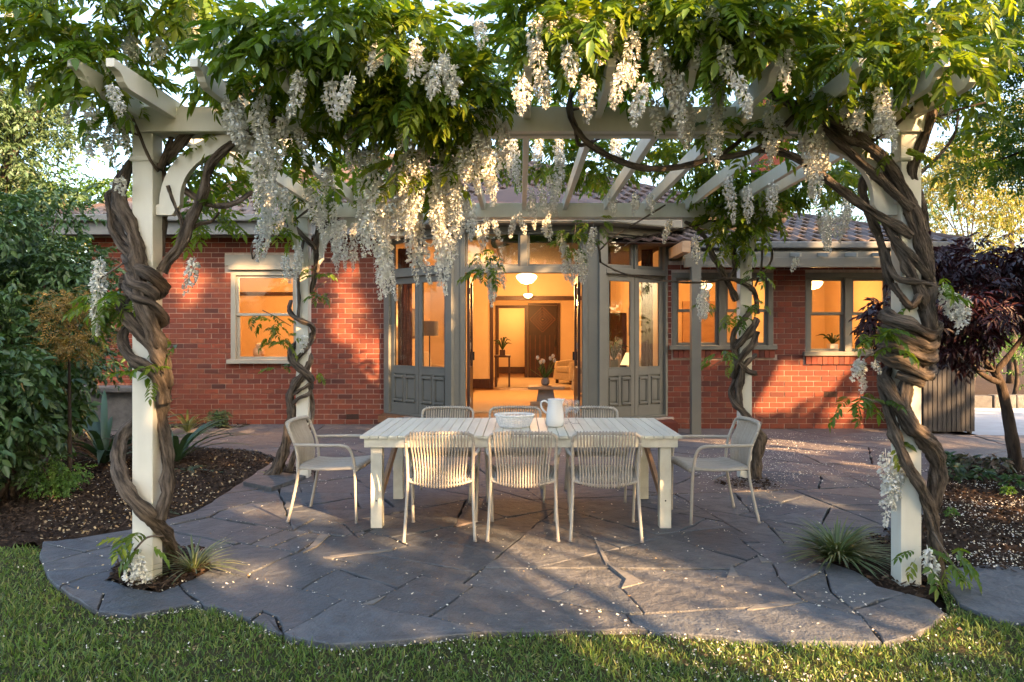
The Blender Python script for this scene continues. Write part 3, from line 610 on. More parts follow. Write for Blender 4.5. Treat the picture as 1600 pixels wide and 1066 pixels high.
# bay: canted sides and open double doorway
ZF = .2
bp = [(-2.24,12.42),(-1.08,11.32),(1.25,11.32),(2.40,11.98)]
pl = MB(); pl.prism([(-2.34,12.54),(-2.28,12.36),(-1.12,11.24),(1.30,11.24),(2.48,11.90),(2.40,12.6),(-2.3,12.6)], -.05, .19); pl.build('plinth', M['mortar'], house)
m = MB(); m.prism([(1.95,11.42),(2.45,11.42),(2.45,11.90),(1.95,11.62)], -.05, .165); m.build('step', M['brick_run'], house, bevel=.01)
def fr_of(A, B): t = Vector((B[0]-A[0],B[1]-A[1])); L = t.length; t.normalize(); return (A, tuple(t), (t.y,-t.x)), L
def bay_side(A, B, nl, lab):
    fr, L = fr_of(A, B); m = MB()
    m.obox(fr,-.06,.07,-.12,.03,ZF,3.2); m.obox(fr,L-.07,L+.06,-.12,.03,ZF,3.2)
    m.obox(fr,.07,L-.07,-.10,.02,3.09,3.2); m.obox(fr,.07,L-.07,-.10,.035,2.47,2.56); m.obox(fr,.07,L-.07,-.10,.02,ZF,ZF+.03)
    w = (L-.14)/nl
    for i in range(1,nl): m.obox(fr,.07+i*w-.022,.07+i*w+.022,-.09,.01,2.56,3.09)
    m.build('bay_frame', M['trim'], house, bevel=.006)
    for i in range(nl):
        a, b = .07+i*w+.004, .07+(i+1)*w-.004; d = MB(); s = .075; D = (-.07,-.02)
        d.obox(fr,a,a+s,*D,ZF+.03,2.465); d.obox(fr,b-s,b,*D,ZF+.03,2.465)
        d.obox(fr,a+s,b-s,*D,2.36,2.465); d.obox(fr,a+s,b-s,*D,.88,1.0); d.obox(fr,a+s,b-s,*D,ZF+.03,.40)
        d.obox(fr,a+s,b-s,-.065,-.045,.40,.88); d.obox(fr,(a+b)/2-.03,(a+b)/2+.03,-.044,-.018,.40,.88)
        door = d.build('door', M['trim'], house, bevel=.005); door['label'] = lab
        for (u0,u1) in ((a+s+.012,(a+b)/2-.042),((a+b)/2+.042,b-s-.012)):
            q = MB(); q.obox(fr,u0,u1,-.046,-.004,.815,.855); q.obox(fr,u0,u1,-.046,-.004,.425,.46)
            q.obox(fr,u0,u0+.022,-.046,-.012,.4601,.8149); q.obox(fr,u1-.022,u1,-.046,-.012,.4601,.8149); q.obox(fr,u0+.03,u1-.03,-.045,-.026,.48,.795)
            q.build('raised_panel', M['trim'], door, bevel=.008)
        q = MB(); q.obox(fr,a+s-.006,b-s+.006,-.048,-.043,.99,2.37); q.build('pane', M['glass'], door)
        q = MB(); q.obox(fr,a+s,a+s+.012,-.04,-.022,1.0,2.36); q.obox(fr,b-s-.012,b-s,-.04,-.022,1.0,2.36); q.obox(fr,a+s+.012,b-s-.012,-.04,-.015,1.0,1.016); q.build('glazing_bead', M['trim'], door)
        tr = MB(); e = .045
        tr.obox(fr,a+.02,a+.02+e,-.07,-.02,2.565,3.085); tr.obox(fr,b-.02-e,b-.02,-.07,-.02,2.565,3.085); tr.obox(fr,a+.02+e,b-.02-e,-.07,-.02,3.04,3.085); tr.obox(fr,a+.02+e,b-.02-e,-.07,-.02,2.565,2.62)
        t_ = tr.build('fanlight', M['trim'], house, bevel=.005); q = MB(); q.obox(fr,a+.06,b-.06,-.048,-.043,2.615,3.045); q.build('pane', M['glass'], t_)
bay_side(bp[0], bp[1], 2, 'glazed door leaf in the left canted side of the bay')
bay_side(bp[2], bp[3], 2, 'glazed door leaf in the right canted side of the bay')
fr, L = fr_of(bp[1], bp[2]); m = MB(); a, b = .235, L-.297
m.obox(fr,.06,a-.08,-.12,.02,ZF,3.2); m.obox(fr,a-.08,a,-.16,.04,ZF,3.2); m.obox(fr,b,b+.08,-.16,.04,ZF,3.2); m.obox(fr,b+.08,L-.06,-.12,.02,ZF,3.2)
m.obox(fr,a,b,-.14,.02,3.11,3.2); m.obox(fr,a,b,-.14,.04,2.475,2.575); m.obox(fr,(a+b)/2-.055,(a+b)/2+.055,-.12,.02,2.575,3.11)
m.build('bay_frame', M['trim'], house, bevel=.006)
for u0,u1 in ((a,(a+b)/2-.055),((a+b)/2+.055,b)):
    tr = MB(); e = .03
    tr.obox(fr,u0+.005,u0+.005+e,-.07,-.02,2.58,3.105); tr.obox(fr,u1-.005-e,u1-.005,-.07,-.02,2.58,3.105); tr.obox(fr,u0+.005+e,u1-.005-e,-.07,-.02,3.075,3.105); tr.obox(fr,u0+.005+e,u1-.005-e,-.07,-.02,2.58,2.61)
    t_ = tr.build('fanlight', M['trim'], house); q = MB(); q.obox(fr,u0+.03,u1-.03,-.048,-.043,2.605,3.08); q.build('pane', M['glass'], t_)
m = MB(); m.obox(fr,a,b,-.30,.06,ZF-.02,ZF+.015); m.build('threshold', M['palewood'], house, bevel=.006)
for u, sgn in ((a+.012, 1), (b-.012, -1)):                    # the two door leaves swung open into the room
    x = bp[1][0]+u; d = MB(); y0, y1 = 11.50, 12.30; x0, x1 = (x, x+.042) if sgn > 0 else (x-.042, x)
    d.box(x0,x1,y0,y0+.1,ZF+.02,2.46); d.box(x0,x1,y1-.1,y1,ZF+.02,2.46); d.box(x0,x1,y0+.1,y1-.1,2.35,2.46); d.box(x0,x1,y0+.1,y1-.1,ZF+.02,1.0)
    door = d.build('door', M['darkwood'], house, bevel=.004); door['label'] = 'dark door leaf standing open into the lit room'
    q = MB(); q.box((x0+x1)/2-.003,(x0+x1)/2+.003,y0+.09,y1-.09,.99,2.36); q.build('pane', M['glass'], door)
    for z in (.5,1.35,2.2):
        q = MB(); q.tube([(x0-.012 if sgn < 0 else x1+.012, y0-.012, z-.05),(x0-.012 if sgn < 0 else x1+.012, y0-.012, z+.05)], .011, 8); q.build('hinge', M['palewood'], door)
    q = MB(); q.box(x0-.03,x1+.03,y1-.07,y1-.04,1.1,1.24); q.build('handle', M['dark'], door)
# bay roof edge
bo = [(-2.65,12.50),(-2.32,12.10),(-1.22,11.02),(1.40,11.02),(2.62,11.72),(2.75,12.5)]
m = MB(); m.prism(bo, 3.205, 3.24); m.build('soffit', M['trim_light'], house)
m = MB()
for p, q in zip(bo, bo[1:]): f2, L2 = fr_of(p, q); m.obox(f2,-.01,L2+.01,-.02,.02,3.22,3.42)
m.build('fascia', M['trim'], house)
m = MB(); m.add([(x,y,3.42) for x,y in bo]+[(0,13.2,4.2)], [(i,i+1,6) for i in range(5)]); m.build('bay_roof', M['tile_run'], house)
m = MB(); m.bar((2.46,10.9,2.83),(2.46,11.9,2.83),.13,.17); m.build('eave_bracket', M['palewood'], house, bevel=.01)
# rooms
def room(name, x0, x1, y0, y1, z0, z1, back_ops=(), mats=('wallpaint','ceilpaint','floorwood'), sides='lrb'):
    m = MB(); t = .12
    if 'l' in sides: m.box(x0-t,x0,y0+(.6 if name == 'r' else 0),y1,z0,z1)
    if 'r' in sides: m.box(x1,x1+t,y0+(.2 if name == 'r' else 0),y1,z0,z1)
    if 'b' in sides:
        e = x0
        for (a,b,zt) in back_ops: m.box(e,a,y1,y1+t,z0,z1); m.box(a,b,y1,y1+t,zt,z1); e = b
        m.box(e,x1,y1,y1+t,z0,z1)
    m.build('interior_wall', M[mats[0]], house)
    c = MB(); c.box(x0-t,x1+t,y0-.1,y1+t,z1+.001,z1+.1); c.build('interior_ceiling', M[mats[1]], house)
    f = MB(); f.box(x0-t,x1+t,y0,y1+t,z0-.1,z0-.001); f.build('interior_floor', M[mats[2]], house)
room('r', -2.2, 2.33, 12.0, 18.0, ZF, 3.12, [(-.66,1.62,2.36)])
m = MB(); m.prism([(-2.2,12.42),(-1.08,11.42),(1.25,11.42),(2.33,12.0),(2.33,12.2),(-2.2,12.5)], 3.121, 3.2); m.build('interior_ceiling', M['ceilpaint'], house)
m = MB(); m.prism([(-2.2,12.42),(-1.08,11.34),(1.25,11.34),(2.33,12.0),(2.33,12.05),(-2.2,12.5)], ZF-.1, ZF-.003); m.build('interior_floor', M['floorwood'], house)
room('hall', -1.3, 2.0, 18.12, 22.6, ZF, 2.9, [(-.66,.13,2.33)])
room('far', -1.6, 1.2, 22.72, 25, ZF, 2.9)
for nm, q in (('architrave',(-.72,1.68,17.955,17.998,2.36,2.46)), ('architrave',(-.74,-.66,17.95,17.998,ZF,2.36)), ('architrave',(1.62,1.70,17.95,17.998,ZF,2.36)), ('skirting',(-1.25,-.745,17.965,17.998,ZF,ZF+.24)), ('architrave',(-.76,-.66,22.55,22.598,ZF,2.41)), ('architrave',(.13,.23,22.55,22.598,ZF,2.41)), ('architrave',(-.659,.129,22.552,22.598,2.33,2.41)), ('architrave',(1.13,1.22,22.55,22.598,ZF,2.48)), ('architrave',(.231,1.129,22.55,22.598,2.41,2.48)), ('skirting',(-1.4,1.1,24.96,24.998,ZF,ZF+.22)), ('skirting',(1.23,2.0,22.56,22.598,ZF,ZF+.22))):
    m = MB(); m.box(*q); m.build(nm, M['darkwood'], house, bevel=.006)
# the hall door with its diamond boards
d = MB(); d.box(.24,1.12,22.50,22.549,ZF,2.40); hd = d.build('door', M['doorwood'], house); hd['label'] = 'dark timber hall door with diamond boarding'
q = MB(); cx, cz = .68, 1.98
for k in range(4):
    r_ = .12+k*.09
    for sx, sz in ((1,1),(1,-1),(-1,1),(-1,-1)):
        q.bar((cx+sx*min(r_,.40), 22.485, cz+(sz*max(0,r_-.40))), (cx, 22.485, cz+sz*min(r_,.40)), .03, .055, (0,1,0))
for x in (.30,.46,.60,.76,.90,1.06): q.box(x-.012,x+.012,22.485,22.499,ZF+.05,1.5)
q.build('boarding', M['boardwood'], hd); q = MB(); q.tube([(.68,22.47,cz-.01),(.68,22.47,cz+.01)], .02, 8); q.build('peephole', M['palewood'], hd)
q = MB(); q.tube([(1.06,22.45,1.15),(1.06,22.43,1.25),(1.06,22.45,1.35)], .015, 8); q.build('handle', M['dark'], hd)
# side rooms
room('l', -6.4, -2.9, 12.85, 15.9, ZF, 3.1, mats=('wallpaint','ceilpaint','floorwood'))
room('r1', 2.55, 4.35, 12.25, 15.0, ZF, 2.7); room('r2', 4.5, 6.2, 12.25, 15.0, ZF, 2.7)
m = MB(); m.box(-6.3,-3.0,15.86,15.898,2.36,2.44); m.build('picture_rail', M['darkwood'], house)
m = MB(); m.box(3.3,4.0,14.94,14.998,ZF,2.2); m.box(2.62,3.0,14.94,14.998,ZF,2.3); m.build('cupboard', M['palewood'], house)
# ------------------------------------------------------------------ lit lamps and the things indoors
WARM = (1.0, .47, .15)
def lamp(name, x, y, z, watts, ceil, r=.2, label='', glow=True, rad=.08, off=.16):
    t = thing(name, label, 'ceiling lamp', (x,y,z))
    b = MB(); b.lathe([(.01,-r*.62),(r*.55,-r*.5),(r*.9,-r*.15),(r,.1*r),(r*.8,r*.28),(r*.3,r*.36)], (x,y,z), 24); b.build('lamp_bowl', M['lampglow'], t, True)
    c = MB(); c.tube([(x,y,z+r*.3),(x,y,ceil)], .012, 8); c.lathe([(.07,ceil-z-.03),(.07,ceil-z-.002)], (x,y,z), 14); c.build('lamp_rod', M['dark'], t)
    l = bpy.data.lights.new('bulb', 'POINT'); l.energy = watts; l.color = WARM; l.shadow_soft_size = rad
    o = bpy.data.objects.new('bulb', l); COL.objects.link(o); o.parent = t; o.location = (0,0,-off-r*.62)
    return t
lamp('ceiling_lamp', .13, 15.3, 2.71, 42, 3.12, .22, 'glowing white bowl lamp nearer the door, hanging in the lit living room')
lamp('ceiling_lamp', .18, 17.2, 2.44, 5, 3.12, .11, 'small round white lamp farther back, just before the hall opening')
lamp('ceiling_lamp', .22, 20.4, 2.65, 22, 2.9, .12, 'lamp lighting the hall, hidden above the hall opening')
lamp('ceiling_lamp', -.2, 24.0, 2.6, 13, 2.9, .13, 'lamp lighting the far room behind the hall doorway')
lamp('ceiling_lamp', -4.35, 13.6, 2.80, 34, 3.1, .16, 'lamp lighting the room behind the left sash window')
lamp('ceiling_lamp', 3.4, 13.5, 2.42, 12, 2.7, .12, 'lamp lighting the room behind the paired windows next to the bay')
lamp('ceiling_lamp', 5.25, 13.2, 2.44, 13, 2.7, .17, 'wide lamp lighting the room behind the far right windows')
m = MB(); m.box(-1.05,1.5,12.5,17.2,ZF,ZF+.018); tag(m.build('rug', M['rug'], None, loc=(0,14,ZF)), 'pale woven rug covering the living room floor', 'rug')
m = MB(); m.box(-.62,1.5,18.3,22.3,ZF,ZF+.015); tag(m.build('hall_carpet', M['linen'], None, loc=(0,20,ZF)), 'sand coloured carpet on the hall floor', 'carpet')
ct = thing('coffee_table', 'low timber coffee table holding tulips in front of the open doorway', 'coffee table', (.47,13.55,ZF+.018))
m = MB(); m.box(.14,.80,13.3,13.8,.53,.58); m.build('table_top', M['palewood'], ct, bevel=.01)
m = MB(); m.xprism([(.30,.30),(.64,.30),(.60,.529),(.34,.529)],13.45,13.65); m.build('pedestal', M['greyfab'], ct)
m = MB(); m.box(.18,.76,13.42,13.68,.218,.299); m.build('foot', M['palewood'], ct, bevel=.02)
vz = thing('flower_vase', 'vase of pale tulips on the coffee table indoors', 'vase', (.46,13.55,.581))
m = MB(); m.lathe([(.05,.0),(.075,.03),(.08,.08),(.06,.13),(.065,.14)], (.46,13.55,.592), 16); m.build('bowl', M['greyfab'], vz, True)
m = MB(); m.lathe([(.13,0),(.13,.01)], (.46,13.55,.581), 18); m.build('tray', M['palewood'], vz)
sg = MB(); fl = MB()
for i in range(11):
    a = i*.9; r_ = .05+.10*random.random(); h = .30+.14*random.random(); tx, ty = .46+r_*1.6*math.cos(a), 13.55+r_*math.sin(a)
    sg.tube([(.46,13.55,.70),(.46+r_*.6*math.cos(a),13.55+r_*.5*math.sin(a),.70+h*.4),(tx,ty,.66+h)], .005, 5)
    sg.bar((.46,13.55,.70),(.46+r_*2.0*math.cos(a+1),13.55+r_*math.sin(a+1),.70+h*.55),.035,.004,(.3,.2,1))
    if i < 7: fl = MB(); fl.lathe([(.008,-.03),(.028,-.01),(.032,.02),(.016,.05)], (tx,ty,.69+h), 8); fl.build('tulip', M['petal'], vz, True)
sg.build('stems', M['shrub_lime'], vz)
def armchair(x, y, rz, label, mat='linen'):
    t = thing('armchair', label, 'armchair', (x,y,ZF+.018), None, rz); ORG[t.name] = Vector((0,0,0))
    m = MB(); m.box(-.40,.40,-.38,.38,.10,.30); m.build('base', M[mat], t, bevel=.03)
    m = MB(); m.box(-.28,.28,-.40,.30,.302,.46); m.build('cushion', M[mat], t, bevel=.05)
    m = MB(); m.yprism([(.26,.30),(.42,.28),(.52,.90),(.40,.95)],-.38,.38); m.build('backrest', M[mat], t, bevel=.05)
    for s in (-1,1): m = MB(); m.yprism([(-.40,.10),(.40,.10),(.44,.66),(-.34,.58)], s*.35-.065, s*.35+.065); m.build('armrest', M[mat], t, bevel=.04)
    for a in (-1,1):
        for b in (-1,1): m = MB(); m.box(a*.33-.03,a*.33+.03,b*.31-.03,b*.31+.03,0,.099); m.build('leg', M['darkwood'], t)
armchair(1.42,19.6,R(-60),'cream armchair against the right side of the hall')
armchair(1.55,15.6,R(-80),'grey upholstered armchair beside the coffee table at the right of the doorway','greyfab')
armchair(-1.75,15.8,R(70),'pale armchair behind the left canted glass of the bay')
armchair(1.9,14.0,R(-100),'pale armchair behind the right canted glass of the bay')
fl_ = thing('floor_lamp', 'floor lamp with a drum shade behind the left bay glass', 'floor lamp', (-1.75,14.2,ZF))
m = MB(); m.lathe([(.15,0),(.15,.02),(.02,.04),(.012,.06)], (-1.75,14.2,ZF), 16); m.build('base', M['dark'], fl_)
m = MB(); m.tube([(-1.75,14.2,ZF+.03),(-1.75,14.2,1.6)], .012, 8); m.build('pole', M['dark'], fl_)
m = MB(); m.lathe([(.17,1.5),(.17,1.78)], (-1.75,14.2,0), 20); m.build('lamp_shade', M['greyshade'], fl_)
tl_ = thing('table_lamp', 'small lit table lamp with a pyramid shade behind the right bay glass', 'table lamp', (1.95,13.2,.78))
m = MB(); m.lathe([(.06,0),(.05,.05),(.02,.14),(.02,.22)], (1.95,13.2,.78), 12); m.build('base', M['ceramic'], tl_, True)
m = MB(); m.lathe([(.16,.20),(.06,.42)], (1.95,13.2,.78), 4); m.build('lamp_shade', M['shadeglow'], tl_)
sb = thing('side_table', 'small timber side table under the table lamp behind the right bay glass', 'side table', (1.95,13.2,ZF))
m = MB(); m.box(1.65,2.25,12.95,13.45,.74,.779); m.build('top', M['darkwood'], sb)
for sx in (1.68,2.18):
    for sy in (12.98,13.38): m = MB(); m.box(sx,sx+.04,sy,sy+.04,ZF,.739); m.build('leg', M['darkwood'], sb)
def pot_plant(x, y, z, label, n=14, h=.35, pm='ceramic'):
    t = thing('potted_plant', label, 'potted plant', (x,y,z)); m = MB(); m.box(x-.07,x+.07,y-.07,y+.07,z,z+.14); m.build('pot', M[pm], t, bevel=.01)
    m = MB()
    for i in range(n):
        a = i*2.4; r_ = random.uniform(.12,.30); hh = h*random.uniform(.5,1)
        m.tube([(x,y,z+.13),(x+r_*.5*math.cos(a),y+r_*.5*math.sin(a),z+.13+hh*.8),(x+r_*math.cos(a),y+r_*math.sin(a),z+.13+hh*.7)], [.008,.016,.002], 5, 4)
    m.build('leaves', M['shrub_dark'], t)
pot_plant(5.28,12.45,1.23,'dark spiky plant in a lit white pot on the far right window sill',12,.22)
pot_plant(5.9,12.5,1.23,'spiky pot plant behind the farthest right window pane',14,.26,'palewood')
pot_plant(1.62,12.75,.95,'bowl of dark spiky leaves behind the right bay glass near the door',16,.45,'darkwood')
m = MB(); m.box(1.42,1.82,12.5,13.0,ZF,.949); tag(m.build('plant_stand', M['darkwood'], None, loc=(1.62,12.75,ZF), bevel=.02), 'dark timber plant stand behind the right bay glass', 'plant stand')
m = MB(); m.lathe([(.07,0),(.10,.06),(.10,.13),(.05,.19),(.055,.23),(.03,.26)], (-4.62,13.0,1.12), 14); tag(m.build('ornament', M['palewood'], None, True, loc=(-4.62,13.0,1.12)), 'amber ornament standing in the left corner of the sash window', 'ornament')
m = MB(); m.box(-4.85,-3.8,12.86,13.2,1.04,1.119); tag(m.build('shelf', M['palewood'], None, loc=(-4.3,13,1.04)), 'pale shelf inside the left sash window carrying the ornament', 'shelf')

# indoor dressing: curtains beside the glass, pictures, console
def curtain(x0, x1, y, z0, z1, label):
    m = MB(); n = 14; V = []
    for k in range(n+1):
        x = x0+(x1-x0)*k/n; V += [(x, y+.03*math.sin(k*1.9), z0), (x, y+.03*math.sin(k*1.9+.2), z1)]
    m.add(V+[(p[0],p[1]+.012,p[2]) for p in V], [(2*k,2*k+2,2*k+3,2*k+1) for k in range(n)]+[(2*n+2+2*k+1,2*n+2+2*k+3,2*n+2+2*k+2,2*n+2+2*k) for k in range(n)])
    tag(m.build('curtain', M['curtain'], None, True, loc=((x0+x1)/2,y,z0)), label, 'curtain')
curtain(-2.10,-1.86,12.62,.24,3.0,'brown curtain drawn back at the outer edge of the left bay glass'); curtain(-1.22,-1.04,12.2,.24,3.0,'brown curtain between the left bay glass and the open door')
curtain(1.32,1.50,12.2,.24,3.0,'brown curtain between the open door and the right bay glass'); curtain(2.04,2.24,12.4,.24,3.0,'brown curtain drawn back at the outer edge of the right bay glass')
def picture(x, y, z, w, h, rz, label):
    t = thing('picture', label, 'picture', (x,y,z), None, rz); ORG[t.name] = Vector((0,0,0))
    m = MB(); m.box(-w/2,w/2,-.03,0,-h/2,h/2); m.build('picture_frame', M['darkwood'], t, bevel=.008)
    m = MB(); m.box(-w/2+.04,w/2-.04,-.036,-.031,-h/2+.04,h/2-.04); m.build('print', M['greyfab'], t)
picture(-1.6,17.99,1.75,.5,.7,0,'dark framed picture on the living room end wall seen through the left bay glass'); picture(-2.19,15.0,1.75,.7,.6,R(90),'dark framed picture on the left side wall of the living room'); picture(2.32,15.2,1.8,.8,.6,R(-90),'dark framed picture on the right side wall of the living room')
cn = thing('console_table', 'dark console with ornaments by the hall opening', 'console', (-.45,18.4,ZF))
m = MB(); m.box(-.65,-.25,18.3,18.9,.95,1.0); m.build('top', M['darkwood'], cn)
for x in (-.63,-.30):
    m = MB(); m.box(x,x+.04,18.35,18.85,ZF,.949); m.build('leg', M['darkwood'], cn)
pot_plant(-.45,18.5,1.001,'dark leafy plant on the console by the hall opening',12,.4,'darkwood')
bk_ = thing('bookcase', 'timber bookcase against the right wall of the living room', 'bookcase', (2.15,16.6,ZF))
m = MB(); m.box(1.95,2.32,16.1,17.2,ZF,2.0); m.build('carcass', M['darkwood'], bk_)
for i in range(4):
    m = MB(); m.box(1.93,1.949,16.16,17.14,.35+i*.42,.62+i*.42); m.build('book_row', M['palewood'] if i % 2 else M['linen'], bk_)
# ------------------------------------------------------------------ pergola
PX0, PX1, PYF, PYR, PW = -2.33, 2.41, 4.60, 7.92, .127
pg = thing('pergola', 'cream white timber pergola of four posts, beams and shaped rafters carrying the wisteria', 'pergola', (0.04, 6.2, 0))
for x in (PX0, PX1):
    for y in (PYF, PYR):
        m = MB(); w = PW/2; m.box(x-w,x+w,y-w,y+w,-.04,2.775); m.build('post', M['white'], pg, bevel=.006)
        m = MB(); m.box(x-w-.012,x+w+.012,y-w-.012,y+w+.012,2.60,2.63); m.build('post_collar', M['white'], pg, bevel=.008)
for y, s in ((PYF,-1),(PYR,1)):
    m = MB(); m.box(PX0-.10,PX1+.10,y-.09,y-.02,2.777,2.93); m.build('beam', M['white'], pg, bevel=.005)
    m = MB(); m.box(PX0-.10,PX1+.10,y+.02,y+.09,2.777,2.93); m.build('beam', M['white'], pg, bevel=.005)
rx = [PX0]+[PX0+.20+i*.434 for i in range(11)]+[PX1]
for i, x in enumerate(rx):
    y0, y1 = PYF-.78, PYR+.45; z0, z1 = 2.855, 2.968
    prof = [(y0,z1),(y0,z1-.045),(y0+.05,z1-.05),(y0+.085,z1-.068),(y0+.10,z1-.09),(y0+.135,z0+.004),(y0+.17,z0),(y1-.1,z0),(y1,z1-.06),(y1,z1)]
    m = MB(); m.yprism(prof, x-.022, x+.022); m.build('rafter', M['white'], pg, bevel=.003)
def bracket(x, y, s, th=.05):                                 # curved knee brace in the plane of the beam
    n = 12; o = []; w = PW/2; R0 = .44
    out = [(x+s*(w+.002), 2.22),(x+s*(w+.002), 2.34)]; P = []
    for k in range(n+1):                                        # outer curve (upper left)
        a = PI/2*k/n; P.append((x+s*(w+.02+R0-R0*math.cos(a)), 2.335+R0*math.sin(a)))
    I = []
    for k in range(n+1):
        a = PI/2*k/n; I.append((x+s*(w+.15+(R0-.09)*(1-math.cos(a))), 2.375+(R0-.13)*math.sin(a)))
    for (a, b), (c, d), (e, f), (g, h) in zip(P, P[1:], I, I[1:]): o.append(((a,b),(c,d),(g,h),(e,f)))
    m = MB()
    for q in o: m.xprism(list(q) if s > 0 else list(q)[::-1], y-th/2, y+th/2)
    m.xprism([(x+s*(w+.002),2.275),(x+s*(w+.10),2.275),(x+s*(w+.15),2.34),(x+s*(w+.15),2.377),(x+s*(w+.002),2.337)][::1 if s > 0 else -1], y-th/2-.002, y+th/2+.002)
    m.xprism([(x+s*(w+.43),2.68),(x+s*(w+.60),2.68),(x+s*(w+.60),2.775),(x+s*(w+.40),2.775)][::1 if s > 0 else -1], y-th/2-.002, y+th/2+.002)
    bm = m.build('knee_brace', M['white'], pg)
for y in (PYF, PYR): bracket(PX0, y, 1); bracket(PX1, y, -1)
for x in (PX0, PX1): m = MB(); m.bar((x,PYR-.07,2.25),(x,PYR-.55,2.82),.05,.09); m.build('knee_brace', M['white'], pg, bevel=.004)
# ------------------------------------------------------------------ table
tb = thing('dining_table', 'long cream white slatted outdoor dining table with square legs', 'dining table', (.005,6.35,0))
TX0, TX1, TY0, TY1 = -1.255, 1.265, 5.74, 6.98; ns = 34; sw = (TX1-TX0)/ns
slat_me = None
for i in range(ns):
    x = TX0+(i+.5)*sw
    if slat_me is None:
        m = MB(); m.box(-sw/2+.0028,sw/2-.0028,-(TY1-TY0)/2,(TY1-TY0)/2,-.011,.011); o = m.build('slat', M['tablepaint'], None, bevel=.0025); slat_me = o.data; bpy.data.objects.remove(o)
    o = link('slat', slat_me, None, tb); o.location = (x-.005,random.gauss(0,.0015)+.01,.729+random.gauss(0,.0007)); o.rotation_euler = (0,random.gauss(0,.006),0)
for y in (TY0+.03, TY1-.06):
    m = MB(); m.box(TX0+.03,TX1-.03,y,y+.03,.645,.716); m.build('apron', M['tablepaint'], tb, bevel=.003)
for x in (TX0+.031, TX1-.061):
    m = MB(); m.box(x,x+.03,TY0+.0605,TY1-.0605,.645,.716); m.build('apron', M['tablepaint'], tb, bevel=.003)
for x in (TX0+.075, TX1-.165):
    for y in (TY0+.062, TY1-.152):
        m = MB(); m.box(x,x+.09,y,y+.09,.003,.715); l = m.build('leg', M['tablepaint'], tb, bevel=.004)
        if y < 6: m = MB(); m.tube([(x+.045,y-.002,.22),(x+.045,y+.004,.22)], .007, 8, 2); m.build('bolt_hole', M['dark'], l)
m = MB(); m.box(TX0+.1,TX1-.1,6.32,6.38,.60,.712); m.build('centre_rail', M['tablepaint'], tb)
for x in (TX0+.10, TX1-.16): m = MB(); m.bar((x+.03,TY0+.155,.22),(x+.03,TY1-.155,.60),.03,.07); m.build('brace', M['palewood'], tb)
# ------------------------------------------------------------------ chairs (local: sitter looks to +y)
def make_chair():
    t = thing('cord_chair', 'chair', 'chair'); r = .0125
    for s in (-1,1):
        m = MB(); m.tube([(s*.262,-.325,0),(s*.25,-.275,.22),(s*.243,-.243,.43),(s*.246,-.262,.60),(s*.25,-.315,.735)], r, 10, 6)
        m.build('leg', M['chairmetal'], t, True)
        m = MB(); m.tube([(s*.248,-.277,.63),(s*.262,-.22,.628),(s*.285,-.02,.63),(s*.287,.14,.628),(s*.284,.195,.60),(s*.279,.222,.53),(s*.268,.235,.40),(s*.255,.245,0)], [r,r,r*1.1,r*1.1,r,r,r,r], 10, 6)
        m.build('arm_and_leg', M['chairmetal'], t, True)
        m = MB(); m.lathe([(.015,0),(.015,.012)], (s*.262,-.325,0), 10); m.lathe([(.015,0),(.015,.012)], (s*.255,.245,0), 10); m.build('foot_cap', M['greyfab'], t)
    m = MB(); m.tube([(-.25,-.315,.735),(-.243,-.330,.775),(-.205,-.343,.797),(-.10,-.356,.803),(0,-.36,.804),(.10,-.356,.803),(.205,-.343,.797),(.243,-.330,.775),(.25,-.315,.735)], r, 10, 5); m.build('top_rail', M['chairmetal'], t, True)
    m = MB(); m.tube([(-.243,-.24,.435),(-.20,-.262,.425),(-.1,-.285,.412),(0,-.292,.408),(.1,-.285,.412),(.20,-.262,.425),(.243,-.24,.435)], r*.8, 8, 4)
    m.tube([(-.243,-.24,.435),(-.25,0,.43),(-.266,.238,.445)], r*.8, 8, 5); m.tube([(.243,-.24,.435),(.25,0,.43),(.266,.238,.445)], r*.8, 8, 5); m.tube([(-.266,.238,.445),(0,.25,.44),(.266,.238,.445)], r*.8, 8, 4)
    m.build('seat_frame', M['chairmetal'], t, True)
    m = MB(); n = 19
    for i in range(n):
        u = -1+2*i/(n-1); xt, xb = u*.212, u*.188; yt = -.343-.017*(1-u*u); yb = -.258-.036*(1-u*u); zb = .428-.022*(1-u*u); zt = .803-.006*u*u
        m.tube([(xt,yt+.016,zt-.005),(xt,yt,zt+.014),(xt,yt-.016,zt-.004),(xt*.98,yt+.022,zt-.10),(xt*.94,yt+.06,.62),(xb,yb-.006,.50),(xb,yb-.014,zb+.01),(xb,yb-.004,zb-.014),(xb,yb+.012,zb)], .0072, 6, 3)
    m.build('back_cords', M['cord'], t, True, kind='stuff')
    m = MB(); n = 23
    for i in range(n):
        u = -1+2*i/(n-1); x0, x1 = u*.232, u*.255
        m.tube([(x0,-.262+.02*abs(u),.43),(x0,-.25+.02*abs(u),.445),(x0,-.1,.435-.012*(1-u*u)),(x1,.1,.44-.008*(1-u*u)),(x1,.235,.456),(x1,.262,.44),(x1,.245,.425)], [.011,.0112], 6, 3)
    m.build('seat_cords', M['cord'], t, True, kind='stuff')
    return t
CH = [(-.608,5.755,2,'left one of the three cord chairs with their backs to the camera'),
      (.024,5.762,-1,'middle one of the three cord chairs with their backs to the camera'),
      (.650,5.75,-3,'right one of the three cord chairs with their backs to the camera'),
      (-.715,6.93,180,'cord chair on the far side of the table behind its bare left half'),
      (-.045,6.95,181,'cord chair on the far side of the table directly behind the white basket'),
      (.70,6.93,179,'cord chair on the far side of the table behind the jug and glasses'),
      (-1.555,6.24,-94,'cord chair at the left head of the table before the left rear post'),
      (1.59,6.20,96,'light grey cord chair at the right head of the table, seen side on')]
